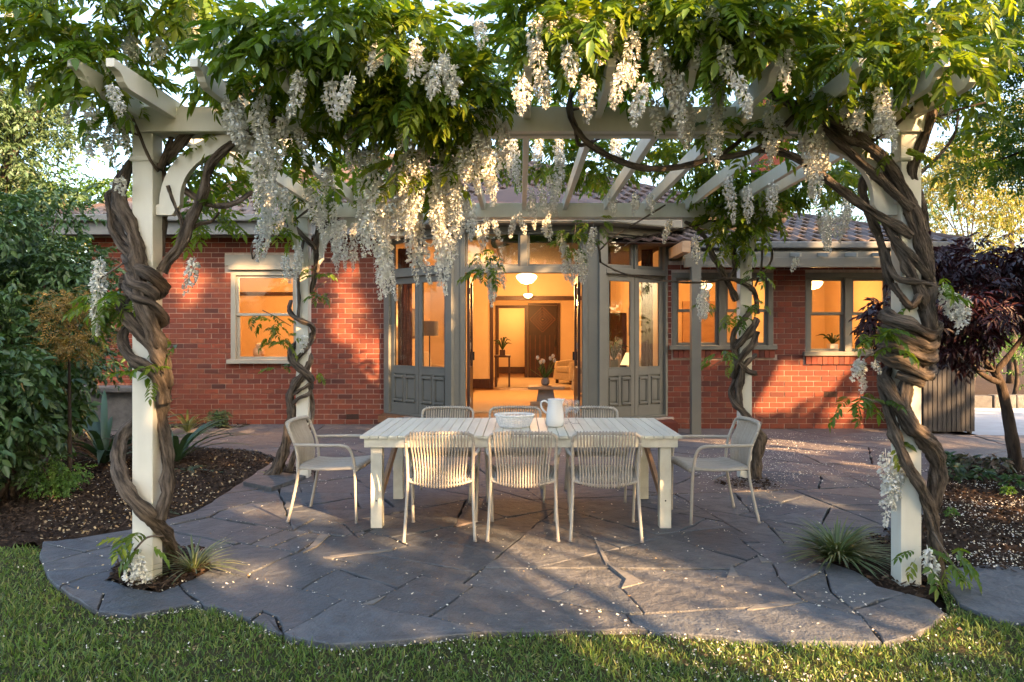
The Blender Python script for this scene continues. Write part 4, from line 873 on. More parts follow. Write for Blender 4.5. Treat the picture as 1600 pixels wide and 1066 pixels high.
ch0 = make_chair(); chairs = [ch0]+[copy_tree(ch0) for _ in CH[1:]]
for c, (x, y, a, lab) in zip(chairs, CH): c.location = (x,y,.002); c.rotation_euler = (0,0,R(a)); tag(c, lab, 'chair', 'cord chairs around the outdoor table')
# ------------------------------------------------------------------ on the table
TZ = .7415
bk = thing('wicker_basket', 'white openwork wicker basket on the middle of the table', 'basket', (-.05,6.30,TZ))
m = MB(); nst = 34
for k in range(7):
    z = TZ+.012+k*.0135; r_ = .128+.032*(k/6)**.8; P = [((r_+.0045*(1 if (j+k) % 2 else -1))*math.cos(2*PI*j/nst)-.05, (r_+.0045*(1 if (j+k) % 2 else -1))*math.sin(2*PI*j/nst)*.85+6.30, z) for j in range(nst+1)]
    m.tube(P, .0038, 5, 2)
m.build('weave', M['wicker'], bk, True, kind='stuff')
m = MB(); m.tube([(.166*math.cos(2*PI*j/30)-.05,.166*.85*math.sin(2*PI*j/30)+6.30,TZ+.102) for j in range(31)], .0085, 6, 2); m.build('rim', M['wicker'], bk, True)
m = MB(); m.lathe([(.126,.002),(.13,.008)], (-.05,6.30,TZ), 24, (1,.85)); m.build('base', M['wicker'], bk)
m = MB()
for j in range(nst): a = 2*PI*(j+.5)/nst; m.tube([(.127*math.cos(a)-.05,.127*.85*math.sin(a)+6.30,TZ+.004),(.150*math.cos(a)-.05,.150*.85*math.sin(a)+6.30,TZ+.05),(.163*math.cos(a)-.05,.163*.85*math.sin(a)+6.30,TZ+.10)], .003, 4, 2)
m.build('stakes', M['wicker'], bk, kind='stuff')
jg = thing('water_jug', 'white ceramic jug with a looped handle on the table', 'jug', (.297,6.30,TZ)); c = (.297,6.30,TZ)
m = MB(); m.lathe([(.02,.0),(.062,.002),(.074,.02),(.079,.06),(.074,.12),(.064,.18),(.061,.225),(.064,.238),(.059,.237),(.057,.222),(.06,.18),(.070,.12),(.072,.05),(.02,.014)], c, 28); m.build('body', M['ceramic'], jg, True)
m = MB(); m.tube([(c[0]-.058,c[1],c[2]+.205),(c[0]-.09,c[1],c[2]+.222),(c[0]-.118,c[1],c[2]+.205),(c[0]-.116,c[1],c[2]+.165),(c[0]-.09,c[1],c[2]+.13),(c[0]-.068,c[1],c[2]+.115)], .0085, 8, 5); m.build('handle', M['ceramic'], jg, True)
m = MB(); m.add([(c[0]+.055,c[1]-.03,c[2]+.236),(c[0]+.055,c[1]+.03,c[2]+.236),(c[0]+.087,c[1],c[2]+.242),(c[0]+.060,c[1],c[2]+.18)], [(0,2,3),(2,1,3),(0,3,1)]); m.build('spout', M['ceramic'], jg)
for i, (x, y, lab) in enumerate([(.385,6.50,'clear wine glass standing closest to the jug'),(.435,6.62,'clear wine glass standing between two others right of the jug'),(.49,6.52,'clear wine glass farthest right of the jug')]):
    t = thing('wine_glass', lab, 'glass', (x,y,TZ), 'wine glasses beside the jug')
    m = MB(); m.lathe([(.034,0),(.034,.002),(.005,.006),(.004,.09)], (x,y,TZ), 18); m.build('stem_and_foot', M['clear'], t, True)
    m = MB(); m.lathe([(.004,.09),(.026,.105),(.037,.14),(.036,.175),(.031,.205),(.0295,.205),(.034,.175),(.035,.14),(.024,.108),(.004,.094)], (x,y,TZ), 20); m.build('bowl', M['clear'], t, True)
# ------------------------------------------------------------------ dark slatted enclosure on the right, kerb wall
se = thing('slatted_bin_screen', 'dark upright slatted bin enclosure behind the right front pergola post', 'slatted screen', (6.6,11.4,0))
m = MB(); m.box(6.18,6.97,11.34,12.6,.03,1.12); m.build('body', M['dark'], se)
sm = None
for i in range(11):
    if sm is None: m = MB(); m.box(-.031,.031,-.0125,.0125,-.56,.56); o = m.build('slat', M['slat_dark'], None, bevel=.004); sm = o.data; bpy.data.objects.remove(o)
    o = link('slat', sm, None, se); o.location = (6.19+.03+i*.0725-6.6, 11.31-11.4, .60)
for i in range(6): o = link('slat', sm, None, se); o.location = (6.995-6.6, 11.36+.1+i*.2-11.4, .60); o.rotation_euler = (0,0,PI/2)
m = MB(); m.box(6.15,7.03,11.28,12.65,1.165,1.21); m.build('lid', M['slat_dark'], se, bevel=.006)
for y in (11.36,12.5):
    m = MB(); m.tube([(6.93,y-.02,.022),(6.93,y+.02,.022)], .03, 10); m.build('castor', M['dark'], se, True)
kw = thing('kerb_wall', 'low rough stone kerb at the back of the driveway', 'kerb', (9.5,15.6,0)); km = None
for i in range(22):
    if km is None: m = MB(); m.box(-.24,.24,-.12,.12,-.08,.24); o = m.build('kerb_block', M['stone'], None, bevel=.03); km = o.data; bpy.data.objects.remove(o)
    o = link('kerb_block', km, None, kw); x = 8.7+i*.5; o.location = (x-9.5, (15.65-.028*(x-8.7))-15.6+random.gauss(0,.01), random.gauss(0,.012)); o.rotation_euler = (0,0,random.gauss(0,.03))
ls = MB(); ls.box(-7.6,-6.0,11.5,12.0,.62,.70); ls.box(-7.5,-6.1,11.6,11.98,-.1,.62); tag(ls.build('garden_ledge', M['stone'], None, loc=(-6,11.8,0), bevel=.015), 'low stone ledge against the brick wall behind the left shrubs', 'stone ledge')
# ------------------------------------------------------------------ leaves
def leaflet(L=1.0, w=.40, fold=.10, droop=.14):
    V = np.array([(0,0,0),(.30*L,w*.5*L,fold*L*.6),(.66*L,w*.36*L,fold*.5*L-droop*.4*L),(L,0,-droop*L),(.66*L,-w*.36*L,fold*.5*L-droop*.4*L),(.30*L,-w*.5*L,fold*L*.6)])
    return V, np.array([[0,3,2,1],[0,5,4,3]])
LV, LF = leaflet()
def compound(n=4, L=.088, ln=.20, seed=0):
    rg = np.random.default_rng(seed); P = []
    rach = lambda t: np.array([ln*t, .012*math.sin(t*3), -.35*ln*t*t])
    for i in range(n):
        t = .30+.62*i/(n-1)
        for s in (-1,1):
            sc = L*(.82+.35*math.sin(PI*(.25+.6*t)))*rg.uniform(.9,1.1); M_ = rots(np.array([s*R(rg.uniform(42,62))]), np.array([R(rg.uniform(8,36))]), np.array([s*R(rg.uniform(-25,5))]))
            P.append(scatter(LV, LF, np.array([rach(t)]), M_, [sc]))
    P.append(scatter(LV, LF, np.array([rach(1)]), rots(np.array([rg.normal(0,.15)]), np.array([R(42)]), np.zeros(1)), [L*1.12]))
    a, b, c = rach(0), rach(.5), rach(1); w = .0016
    P.append((np.array([a+(0,w,0),a-(0,w,0),b-(0,w,0),b+(0,w,0),c-(0,w,0),c+(0,w,0)]), np.array([[0,1,2,3],[3,2,4,5]])))
    return join_np(P)
CP = [compound(4, .092, .21, 1), compound(5, .080, .23, 2), compound(3, .098, .17, 3)]
CPME = [mesh_np('leaf', v, f, M['leaf_obj']) for v, f in CP]
def foliage_mesh(name, mat, pos, yaw, pitch, roll, sc, templ, parent, kind=None, loc=None):
    V, Fc = scatter(templ[0], templ[1], np.asarray(pos)-np.array(ORG[parent.name] if parent is not None else loc), rots(yaw, pitch, roll), sc)
    o = link(name, mesh_np(name, V, Fc), mat, parent, loc if parent is None else None)
    if kind: o['kind'] = kind
    return o
def floret():
    return np.array([(0,0,0),(.5,.38,-.12),(.95,0,-.42),(.5,-.38,-.12),(.18,.30,-.45),(.62,.12,-.78),(.62,-.12,-.78),(.18,-.30,-.45)]), np.array([[0,3,2,1],[0,4,5,6],[0,6,7,3]])
def raceme(length, wid, seed, dens=1.0):
    rg = np.random.default_rng(seed); n = int(length*330*dens); t = np.sort(rg.random(n)); a = np.arange(n)*2.4+rg.normal(0,.3,n)
    r_ = wid*(.45+.75*np.sin(np.clip(PI*(t*.82+.16),0,PI)))*np.where(t > .8, (1-t)*4.2+.16, 1)
    bx = .03*np.sin(t*2.5+seed); pos = np.column_stack([bx+np.cos(a)*r_*rg.uniform(.15,.95,n), np.sin(a)*r_*rg.uniform(.15,.95,n), -length*t-.02])
    FV, FF = floret(); V, Fc = scatter(FV, FF, pos, rots(a, rg.normal(0,.35,n), rg.normal(0,.4,n)), (.027*np.where(t > .78, .62, 1)*rg.uniform(.75,1.2,n)))
    m = MB(); k = np.linspace(0,1,6); m.tube([(.03*math.sin(q*2.5+seed),0,-length*q) for q in k], .002, 4, 1)
    q = np.array([f for f in m.f if len(f) == 4]); return join_np([(V,Fc),(np.array(m.v),q)])
RL_ = [(.20,.030),(.27,.033),(.34,.035),(.42,.036),(.50,.036),(.16,.027)]
RME = []
for i, (l, w) in enumerate(RL_):
    for k in range(2): RME.append((l, mesh_np('flower_raceme', *raceme(l, w, 20+i*3+k, 1.15), M['floret'])))
# ------------------------------------------------------------------ wisteria: four vines, each with stems, leaves, racemes
vine = {}
for key, (x, y, lab) in {'FL': (-2.2,4.62,'old white wisteria with a thick trunk wound round the left front pergola post'), 'FR': (2.5,4.62,'old white wisteria tightly coiled round the right front pergola post'),
                         'RL': (-2.55,7.85,'white wisteria climbing the left rear pergola post behind the chair'), 'RR': (2.5,7.9,'white wisteria climbing the right rear pergola post')}.items():
    vine[key] = thing('wisteria_vine', lab, 'wisteria', (x,y,0), 'wisterias on the pergola posts')
def stem(key, Yc, pts, r, sides=12, seed=0):
    P = []
    for p in pts:
        dy = p[2] if len(p) > 2 else 0
        P.append(W(p[0], p[1], Yc+dy))
    m = MB(); m.tube(P, r, sides, 8, .13, 8, .075, seed=seed); return m.build('stem', M['bark'], vine[key], True)
ST = {
'FL': (4.60, [
 ([(279,896,.38),(272,876,.33),(261,842,.14),(232,806,-.10),(200,768,-.12),(185,722,-.03),(190,684,.08),(216,655,.13),(243,628,.1)], [.088,.070,.062,.058,.056,.054,.05,.045]),
 ([(250,812,-.07),(262,770,-.03),(262,720,.01),(257,680,.02),(252,645,.02),(258,600,-.02),(250,560,.0),(243,530,.03)], [.05,.046,.046,.05,.05,.045]),
 ([(256,628,-.05),(254,612,-.07),(243,585,-.11),(228,573,-.125),(205,559,-.12),(191,536,-.04),(198,515,.07),(225,495,.12)], [.05,.046,.046,.044,.042,.036,.03]),
 ([(262,605,-.02),(257,575,-.06),(240,545,-.12),(220,520,-.13),(205,502,-.12),(192,484,-.03),(200,465,.08),(226,450,.13),(250,440,.06)], [.045,.05,.05,.05,.046,.045,.04]),
 ([(258,590,-.02),(252,555,-.07),(239,517,-.14),(226,485,-.16),(218,450,-.16),(216,420,-.14),(212,385,-.1),(204,355,-.08),(190,320,-.04),(188,295,-.02),(195,272,.02),(206,256,.1),(230,225,.13),(250,190,.12)], [.05,.058,.064,.062,.058,.055,.055,.05,.046,.042]),
 ([(199,403,-.05),(207,415,-.14),(228,424,-.19),(243,434,-.17),(254,448,-.08),(248,458,.06),(220,450,.13),(200,446,.07),(196,436,-.05)], .038),
 ([(196,440,-.02),(203,456,-.14),(220,468,-.19),(239,476,-.17),(253,494,-.08),(250,508,.05),(225,500,.13)], [.04,.042,.042,.04,.036]),
 ([(202,430,-.12),(209,444,-.18),(227,450,-.2),(240,460,-.17),(238,466,-.13)], .032),
 ([(168,306,.02),(172,330,-.02),(176,358,-.05),(190,384,-.09),(206,400,-.12),(217,418,-.14)], [.026,.03,.032,.034]),
 ([(177,312,.04),(178,335,.0),(188,362,-.06),(204,384,-.1)], .02), ([(168,306,.02),(176,300,.05),(186,312,.03)], .022),
 ([(252,424,.02),(264,405,.03),(281,386,.02),(299,347,.0),(317,302,-.02),(326,262,-.04),(346,238,-.06),(390,206,-.1),(440,180,-.1)], [.045,.042,.04,.036,.034,.03]),
 ([(295,360,.0),(312,350,.03),(330,346,.05),(342,332,.08)], [.02,.016,.012]), ([(288,366,.02),(284,346,.0),(276,326,-.02),(267,304,-.03),(262,290,-.04)], [.022,.018,.014]),
 ([(278,290,.06),(300,306,.05),(320,318,.03),(345,322,.0),(370,316,-.03),(395,300,-.05)], [.028,.026,.024,.02]),
 ([(251,400,.1),(253,360,.09),(256,311,.09),(251,265,.07),(265,243,.04),(300,205,.0),(345,165,-.04),(400,120,-.06)], [.036,.036,.036,.04,.044,.042,.036,.03]),
 ([(247,268,-.02),(232,245,-.1),(216,205,-.14),(200,165,-.16),(192,130,-.2)], [.012,.013,.014]), ([(218,212,-.14),(203,207,-.15),(185,200,-.1),(172,198,-.08)], .007),
 ([(345,165,-.04),(380,150,-.1),(440,130,-.1),(520,100,-.1),(600,90,-.1)], [.03,.026,.02]), ([(250,265,.0),(268,215,.05),(266,190,.04),(262,172,.02)], [.03,.022,.012])]),
'FR': (4.60, [
 ([(1468,920,-.02),(1463,866,-.02),(1459,830,-.03),(1453,799,-.06),(1437,758,-.125),(1417,724,-.135),(1401,682,-.12),(1387,640,-.08),(1379,602,.0),(1386,585,.08)], [.058,.052,.048,.046,.044,.042,.036]),
 ([(1457,808,.02),(1461,770,.01),(1465,735,-.0),(1458,703,-.05),(1442,683,-.10),(1423,664,-.135),(1407,636,-.14),(1392,612,-.12),(1380,590,-.02),(1390,576,.08)], [.05,.066,.07,.07,.068,.064,.058,.05,.04]),
 ([(1410,640,-.13),(1414,610,-.125),(1419,585,-.12),(1420,560,-.1)], [.055,.062,.058]),
 ([(1378,552,.02),(1390,562,-.12),(1415,572,-.16),(1442,586,-.12),(1452,580,-.0),(1440,560,.12),(1405,545,.13),(1380,540,.05)], .042),
 ([(1380,538,.02),(1392,540,-.12),(1418,550,-.17),(1450,562,-.08),(1455,550,.04),(1425,535,.13),(1390,525,.1)], .038),
 ([(1382,516,.02),(1394,520,-.12),(1418,530,-.17),(1449,543,-.09),(1456,530,.03),(1425,515,.13),(1390,505,.1)], .042),
 ([(1384,492,.02),(1396,500,-.13),(1420,508,-.17),(1450,524,-.09),(1458,510,.03),(1430,495,.13),(1395,488,.1)], .046),
 ([(1400,585,-.13),(1420,592,-.16),(1440,600,-.13)], .03), ([(1398,535,-.13),(1420,541,-.165),(1444,553,-.11)], .03),
 ([(1456,530,-.02),(1452,500,-.07),(1449,478,-.08),(1452,450,-.05),(1448,420,-.04),(1440,384,-.07),(1428,340,-.09),(1412,300,-.08),(1390,262,-.08),(1370,238,-.1),(1335,212,-.12),(1289,186,-.12),(1243,165,-.12),(1190,140,-.1)], [.062,.068,.062,.06,.062,.058,.05,.046,.042,.034]),
 ([(1424,326,-.13),(1400,304,-.14),(1374,278,-.13),(1335,244,-.13),(1289,203,-.13),(1255,176,-.13),(1225,150,-.1)], [.036,.036,.034,.032,.028]),
 ([(1424,370,-.13),(1400,352,-.14),(1374,338,-.14),(1316,298,-.15),(1262,258,-.15),(1220,238,-.12),(1180,235,-.1)], [.036,.036,.034,.030,.024]),
 ([(1446,362,.02),(1443,340,.02),(1435,312,.0),(1424,272,-.05),(1432,245,-.06),(1447,208,-.08),(1460,168,-.1),(1475,130,-.12),(1500,95,-.15)], [.04,.042,.044,.042,.038,.032]),
 ([(1433,275,-.04),(1455,255,-.02),(1478,230,.0),(1492,208,.0),(1498,180,.02)], [.016,.014,.01]), ([(1456,188,-.08),(1480,178,-.08),(1510,168,-.1),(1560,155,-.1)], [.014,.012,.008]),
 ([(1393,445,-.03),(1386,425,-.02),(1376,380,.02),(1362,345,.05),(1352,315,.06),(1349,285,.06),(1370,255,.03)], [.032,.034,.034,.036,.03]),
 ([(1385,395,.0),(1392,420,-.08),(1404,436,-.14),(1426,440,-.16),(1450,445,-.10),(1463,452,.0),(1450,460,.1)], [.028,.03,.03,.028]),
 ([(1366,300,.05),(1376,330,.03),(1392,360,.0),(1408,395,-.1),(1425,430,-.13),(1440,462,-.12),(1450,490,-.06)], [.034,.036,.04,.042,.042]),
 ([(1384,345,-.05),(1398,372,-.11),(1420,395,-.14),(1445,425,-.11),(1458,445,-.05)], [.03,.034,.034,.03]),
 ([(1395,446,-.07),(1408,462,-.13),(1424,478,-.15),(1438,462,-.15)], .024),
 ([(1382,178,-.05),(1408,160,-.06),(1432,141,-.08),(1455,118,-.1),(1473,104,-.12)], [.015,.014,.012]), ([(1378,185,-.03),(1395,150,-.05),(1408,126,-.06),(1418,80,-.05)], [.014,.012,.01]),
 ([(1355,225,-.1),(1375,212,-.12),(1400,195,-.12),(1425,170,-.12),(1432,155,-.1)], [.016,.014,.010]),
 ([(1335,215,-.12),(1310,190,-.05),(1280,160,.0),(1240,125,.02),(1200,105,.05)], [.03,.026,.02]), ([(1345,225,-.12),(1318,213,-.14),(1290,190,-.06),(1262,150,.0)], .024),
 ([(1250,172,-.12),(1200,222,-.12),(1160,240,-.12),(1119,247,-.13),(1063,261,-.14),(1010,263,-.14),(961,248,-.14),(920,225,-.14),(898,197,-.14),(890,169,-.12),(895,138,-.05),(900,110,.0)], [.02,.024,.026,.027,.028,.028,.027,.024,.018]),
 ([(900,200,-.12),(905,226,-.05),(925,222,.1),(945,212,.3)], [.02,.018,.012]), ([(893,172,-.12),(920,167,-.1),(940,160,0)], .008), ([(1119,247,-.13),(1150,225,-.1),(1190,190,-.05)], .015)]),
'RL': (7.92, [
 ([(427,745,-.05),(436,725,-.06),(446,695,-.06),(453,665,-.05),(456,642,-.04),(453,620,-.06),(462,600,-.10),(476,582,-.09),(484,560,.0),(476,545,.1)], [.10,.078,.07,.062,.055,.05,.045,.04]),
 ([(452,735,-.05),(462,705,-.10),(476,682,-.12),(487,660,-.03),(488,630,.02),(484,605,-.05)], [.045,.03,.028,.028,.026]),
 ([(455,665,-.05),(468,660,-.11),(482,655,-.05)], .03),
 ([(456,632,-.06),(468,622,-.11),(482,616,-.06),(488,600,.02)], .022), ([(454,618,-.06),(468,610,-.11),(484,600,-.05),(487,590,.03)], .02),
 ([(488,596,-.03),(476,583,-.11),(460,568,-.11),(454,550,-.02),(462,538,.08),(478,532,.08),(488,523,.0)], [.045,.055,.05,.036,.03]),
 ([(462,562,-.1),(474,550,-.11),(484,536,-.05),(490,520,.0),(486,508,-.08),(472,502,-.12),(458,494,-.1),(452,484,-.05),(455,470,.02)], [.03,.032,.036,.036,.032,.024]),
 ([(466,500,-.1),(467,470,-.1),(466,440,-.1),(470,400,-.1),(474,375,-.09)], [.022,.024,.022]),
 ([(486,458,.02),(490,440,.0),(494,415,-.02),(494,385,-.02),(497,362,-.02),(510,350,-.04),(530,338,-.06),(560,318,-.05)], [.034,.04,.04,.042,.038,.03]),
 ([(462,356,-.1),(474,370,-.1),(488,384,-.06),(494,395,-.03)], [.03,.036,.03]), ([(497,362,-.02),(494,335,.0),(486,310,.03),(470,280,.0)], [.03,.024]),
 ([(448,354,-.14),(466,340,-.16),(490,322,-.2),(520,305,-.3),(560,280,-.5),(610,255,-.8)], [.014,.016,.014]), ([(395,405,-.3),(410,385,-.3),(440,365,-.2),(460,356,-.12)], [.01,.014]),([(395,405,-.3),(393,385,-.35),(410,370,-.3)], .008)]),
'RR': (7.92, [
 ([(1183,764,-.05),(1180,745,-.05),(1182,715,-.04),(1187,684,-.03),(1175,660,-.09),(1160,642,-.11),(1148,628,-.09),(1142,612,-.03),(1150,592,.0),(1150,560,.02),(1147,530,.0)], [.13,.095,.078,.062,.05,.046,.046,.045,.04]),
 ([(1156,640,-.10),(1154,610,-.10),(1158,590,-.1),(1160,575,-.11)], [.05,.055,.04]),
 ([(1180,584,-.05),(1168,580,-.1),(1156,567,-.11),(1147,548,-.04),(1146,525,-.02),(1154,508,-.09),(1166,495,-.11),(1178,478,-.02)], [.036,.04,.038,.036,.034]),
 ([(1182,520,.02),(1176,538,-.07),(1163,552,-.11),(1152,570,-.09),(1146,590,.0)], .036), ([(1180,555,.0),(1170,565,-.1),(1160,575,-.11)], .026), ([(1146,546,.0),(1160,532,-.11),(1174,515,-.09),(1182,500,.02)], .04),
 ([(1183,490,.02),(1182,470,-.02),(1178,455,-.06),(1166,445,-.10),(1150,438,-.11),(1132,436,-.1),(1105,441,-.1),(1060,441,-.12),(1010,435,-.15),(970,426,-.2),(938,410,-.25)], [.034,.034,.034,.03,.016,.013,.012,.010]),
 ([(1150,470,.0),(1142,452,-.02),(1134,436,-.04),(1119,408,-.05),(1110,390,-.05),(1101,370,-.05),(1085,355,-.06),(1070,347,-.08)], [.045,.042,.04,.034,.024]),
 ([(1136,440,-.08),(1148,420,-.06),(1146,395,-.04),(1150,370,-.04),(1156,350,-.03),(1150,325,.0)], [.03,.034,.034,.04,.034]),
 ([(1176,460,-.02),(1172,430,-.03),(1170,405,-.03),(1168,375,-.03),(1172,350,-.03),(1182,335,-.03),(1190,310,.0)], [.026,.030,.034,.044,.04]),
 ([(1158,440,-.1),(1176,436,-.1),(1195,424,-.1),(1206,405,-.1),(1204,385,-.1),(1192,370,-.08),(1180,362,-.06)], [.016,.017,.018,.018,.016]), ([(1180,448,-.05),(1188,425,-.06),(1191,400,-.06),(1191,370,-.05),(1190,340,-.02)], .012),
 ([(1110,345,-.2),(1090,352,-.3),(1060,358,-.5),(1000,372,-.8),(975,385,-1)], [.012,.010,.006]), ([(938,410,-.25),(935,385,-.3),(918,360,-.35)], .012), ([(936,392,-.3),(960,370,-.3),(1000,345,-.35),(1040,320,-.4)], .009)]),
}
for key, (Yc, lst) in ST.items():
    for i, (pts, r) in enumerate(lst): stem(key, Yc, pts, [q*(.70 if key == 'FR' else .72) for q in r] if hasattr(r,'__len__') else r*.95, 28 if (max(r) if hasattr(r,'__len__') else r) > .03 else 8, i*7)
def twig(key, pts, r=.006):
    m = MB(); m.tube([W(*p) for p in pts], r, 6, 4, 0, 0, .05); m.build('stem', M['bark'], vine[key], True)
# leaf masses: photo x, y, distance, half width, half height (photo px), half depth (m), leaves
BL = [
 (-60,30,4.2,110,90,.5,170),(60,55,4.2,100,65,.4,190),(170,35,4.25,110,60,.45,220),(290,30,4.4,90,55,.5,170),(140,115,4.1,85,35,.3,85),(50,120,4.3,60,30,.3,45),(185,190,4.6,55,45,.2,45),(165,150,4.2,60,40,.25,50),(190,245,4.75,30,50,.15,28),
 (350,20,5.0,60,40,.5,60),(430,100,4.35,95,50,.4,210),(380,140,4.3,70,45,.3,90),(530,85,4.35,110,60,.45,300),(640,85,4.5,90,50,.5,220),(570,20,5.2,100,45,.6,180),(650,60,5.0,60,30,.4,50),(400,215,4.7,50,50,.25,36),(360,255,4.9,45,50,.25,40),
 (560,165,4.3,80,45,.35,150),(640,185,4.2,125,48,.35,300),(720,165,4.25,70,55,.3,150),(735,130,4.7,45,25,.4,50),(470,200,4.5,60,45,.3,60),(490,255,4.7,70,36,.3,45),(640,290,4.5,80,34,.25,55),(320,200,4.9,40,40,.2,22),(700,290,4.6,50,30,.2,24),
 (840,40,4.6,60,60,.5,150),(830,90,4.5,45,50,.4,60),(920,40,4.6,90,55,.55,210),(905,105,4.3,85,45,.35,150),(1010,80,4.4,80,60,.5,170),(1060,35,4.6,100,55,.5,200),(1110,85,4.3,95,60,.4,230),(1190,45,4.5,90,60,.5,200),(1180,115,4.35,80,40,.35,120),
 (960,140,4.4,50,40,.3,45),(1290,40,4.4,100,60,.5,210),(1330,95,4.2,85,50,.35,170),(1400,70,4.3,80,70,.4,190),(1390,140,4.2,60,40,.25,70),(1460,40,4.5,80,60,.5,170),(1480,120,4.6,55,50,.3,70),(1250,160,4.35,50,40,.25,45),(1540,50,4.8,70,60,.5,120),(1340,105,3.78,34,40,.12,40),(1465,100,3.78,38,42,.12,46),(1520,110,4.3,50,50,.3,50),
 (1080,225,4.6,45,30,.2,16),(1150,235,4.5,50,30,.2,26),(1200,245,4.7,50,35,.3,34),(1400,215,4.6,50,40,.2,26),(1490,190,4.9,60,40,.3,50),(1480,270,5.0,40,50,.2,28),(1310,170,4.3,50,30,.2,30)]
BR = [
 (420,300,7.4,45,50,.35,60),(400,255,6.8,50,40,.4,60),(480,310,7.6,60,45,.35,100),(540,320,7.5,60,40,.35,90),(330,300,5.6,50,45,.3,46),(300,360,5.2,40,40,.2,22),(560,270,7,70,40,.6,90),(440,370,7.5,30,35,.2,30),
 (1180,315,7.6,85,50,.45,230),(1110,300,7.6,60,45,.4,110),(1270,300,7.4,60,45,.4,140),(1160,365,7.6,60,30,.3,80),(940,280,7.8,80,35,.45,120),(1020,250,7.8,70,45,.5,110),(860,270,7.6,70,50,.5,120),(760,250,7.4,60,50,.5,90),
 (1140,395,7.7,40,30,.2,36),(1320,285,6.8,45,40,.3,60),(1080,270,7.4,60,40,.4,70)]
TOP = [(620,120,6.6,260,50,1.0,300),(880,140,6.6,200,45,1.0,260),(1120,150,6.6,200,50,1.0,260),(420,160,6.4,140,50,.9,150),(1320,160,6.2,120,50,.8,120),(800,215,7.4,220,32,.7,170),(1100,220,7.4,160,34,.7,130)]
# single sprays on the stems and posts
SPR = [('FL',(190,475,4.55,24,24,.12,16)),('FL',(170,470,4.6,26,22,.12,14)),('FL',(275,535,4.62,12,8,.05,3)),('FL',(235,580,4.48,18,14,.05,4)),('FL',(245,575,4.45,8,8,.05,2)),('FL',(225,838,4.42,30,18,.06,9)),('FL',(330,338,4.8,40,20,.15,14)),('FL',(300,270,4.8,36,30,.15,14)),
 ('RL',(435,505,7.75,26,28,.15,14)),('RL',(450,540,7.75,16,20,.1,8)),('RL',(410,490,7.7,16,12,.1,4)),('RL',(445,578,7.75,14,6,.08,3)),('RL',(500,440,7.8,16,30,.1,7)),('RL',(505,465,7.8,18,8,.1,4)),('RL',(492,580,7.75,8,6,.05,2)),
 ('RR',(1150,485,7.7,26,14,.12,12)),('RR',(1180,480,7.75,14,14,.1,5)),('RR',(1130,548,7.7,20,8,.1,5)),('RR',(1120,570,7.7,16,6,.08,3)),('RR',(1110,475,7.7,14,8,.1,3)),('RR',(760,412,7.3,24,22,.15,20)),('RR',(895,372,7.3,22,22,.15,18)),('RR',(925,352,7.4,26,14,.15,10)),('RR',(1180,425,7.7,20,20,.1,6)),
 ('FR',(1345,622,4.55,36,14,.12,9)),('FR',(1360,525,4.45,24,14,.1,6)),('FR',(1400,545,4.38,10,10,.05,3)),('FR',(1405,520,4.38,10,10,.05,2)),('FR',(1390,690,4.5,8,10,.05,2)),('FR',(1485,872,4.4,30,18,.12,9)),('FR',(1435,862,4.42,14,16,.06,4)),('FR',(1470,430,4.5,18,10,.08,3)),('FR',(1395,232,4.45,14,10,.06,4)),('FR',(1450,460,4.5,14,10,.06,3))]
near = {k: [] for k in vine}; bulk = {k: [] for k in vine}; rg = np.random.default_rng(5)
def blob(key, b, k_near):
    px, py, Y, a, c, d, n = b; n = int(n)
    if not k_near:
        n = int(n*.52); py -= 22; a *= .86; c *= .74
        if Y < 4.7 and py < 110 and 340 < px < 1230: Y -= .42
        if key == 'RR': n = int(n*1.7)
        if px < 340 or px > 1230: n = int(n*.85)
        if 780 < px < 1240 and Y < 5: py -= 18; c *= .85
    u = rg.normal(0,1,(n,3)); u /= np.linalg.norm(u,axis=1,keepdims=True); u *= rg.random((n,1))**.42
    cx, cy, cz = W(px,py,Y); s = Y/F
    pos = np.column_stack([cx+u[:,0]*a*s, cy+u[:,1]*d, cz+u[:,2]*c*s])
    yaw = np.arctan2(u[:,1]-.35, u[:,0]*1.2)+rg.normal(0,.75,n); pitch = np.clip(R(9)-u[:,2]*R(26)+rg.normal(0,.32,n), -.6, 1.2); roll = rg.normal(0,.3,n); sc = rg.uniform(.60,1.02,n); tt = rg.integers(0,3,n)
    if k_near: sc *= .80
    for i in range(n): (near if k_near else bulk)[key].append((pos[i], yaw[i], pitch[i], roll[i], sc[i], tt[i]))
for b in BL: blob('FL' if b[0] < 770 else 'FR', b, False)
for b in BR: blob('RL' if b[0] < 700 else 'RR', b, False)
for b in TOP: blob('RL' if b[0] < 800 else 'RR', b, False)
for k, b in SPR: blob(k, b, True)
for k in vine:
    B = sorted(bulk[k], key=lambda t: t[0][1]+(0 if -2.9 < t[0][0] < 3.0 and PX(*t[0])[1] > -20 else 4)); room_ = 300-len(near[k]); near[k] += B[:room_]; B = B[room_:]
    org = np.array(ORG[vine[k].name])
    for pos, yw, pt, rl, sc, tt in near[k]:
        o = link('leaf', CPME[tt], None, vine[k]); o.location = pos-org; o.scale = (sc,sc,sc)
        o.rotation_euler = (rl, pt, yw)
    parts = []
    for t in range(3):
        q = [e for e in B if e[5] == t]
        if q: parts.append(scatter(CP[t][0], CP[t][1], np.array([e[0] for e in q])-org, rots(*[np.array([e[j] for e in q]) for j in (1,2,3)]), np.array([e[4] for e in q])))
    if parts: link('foliage', mesh_np('foliage', *join_np(parts)), M['leaf'], vine[k])['kind'] = 'stuff'
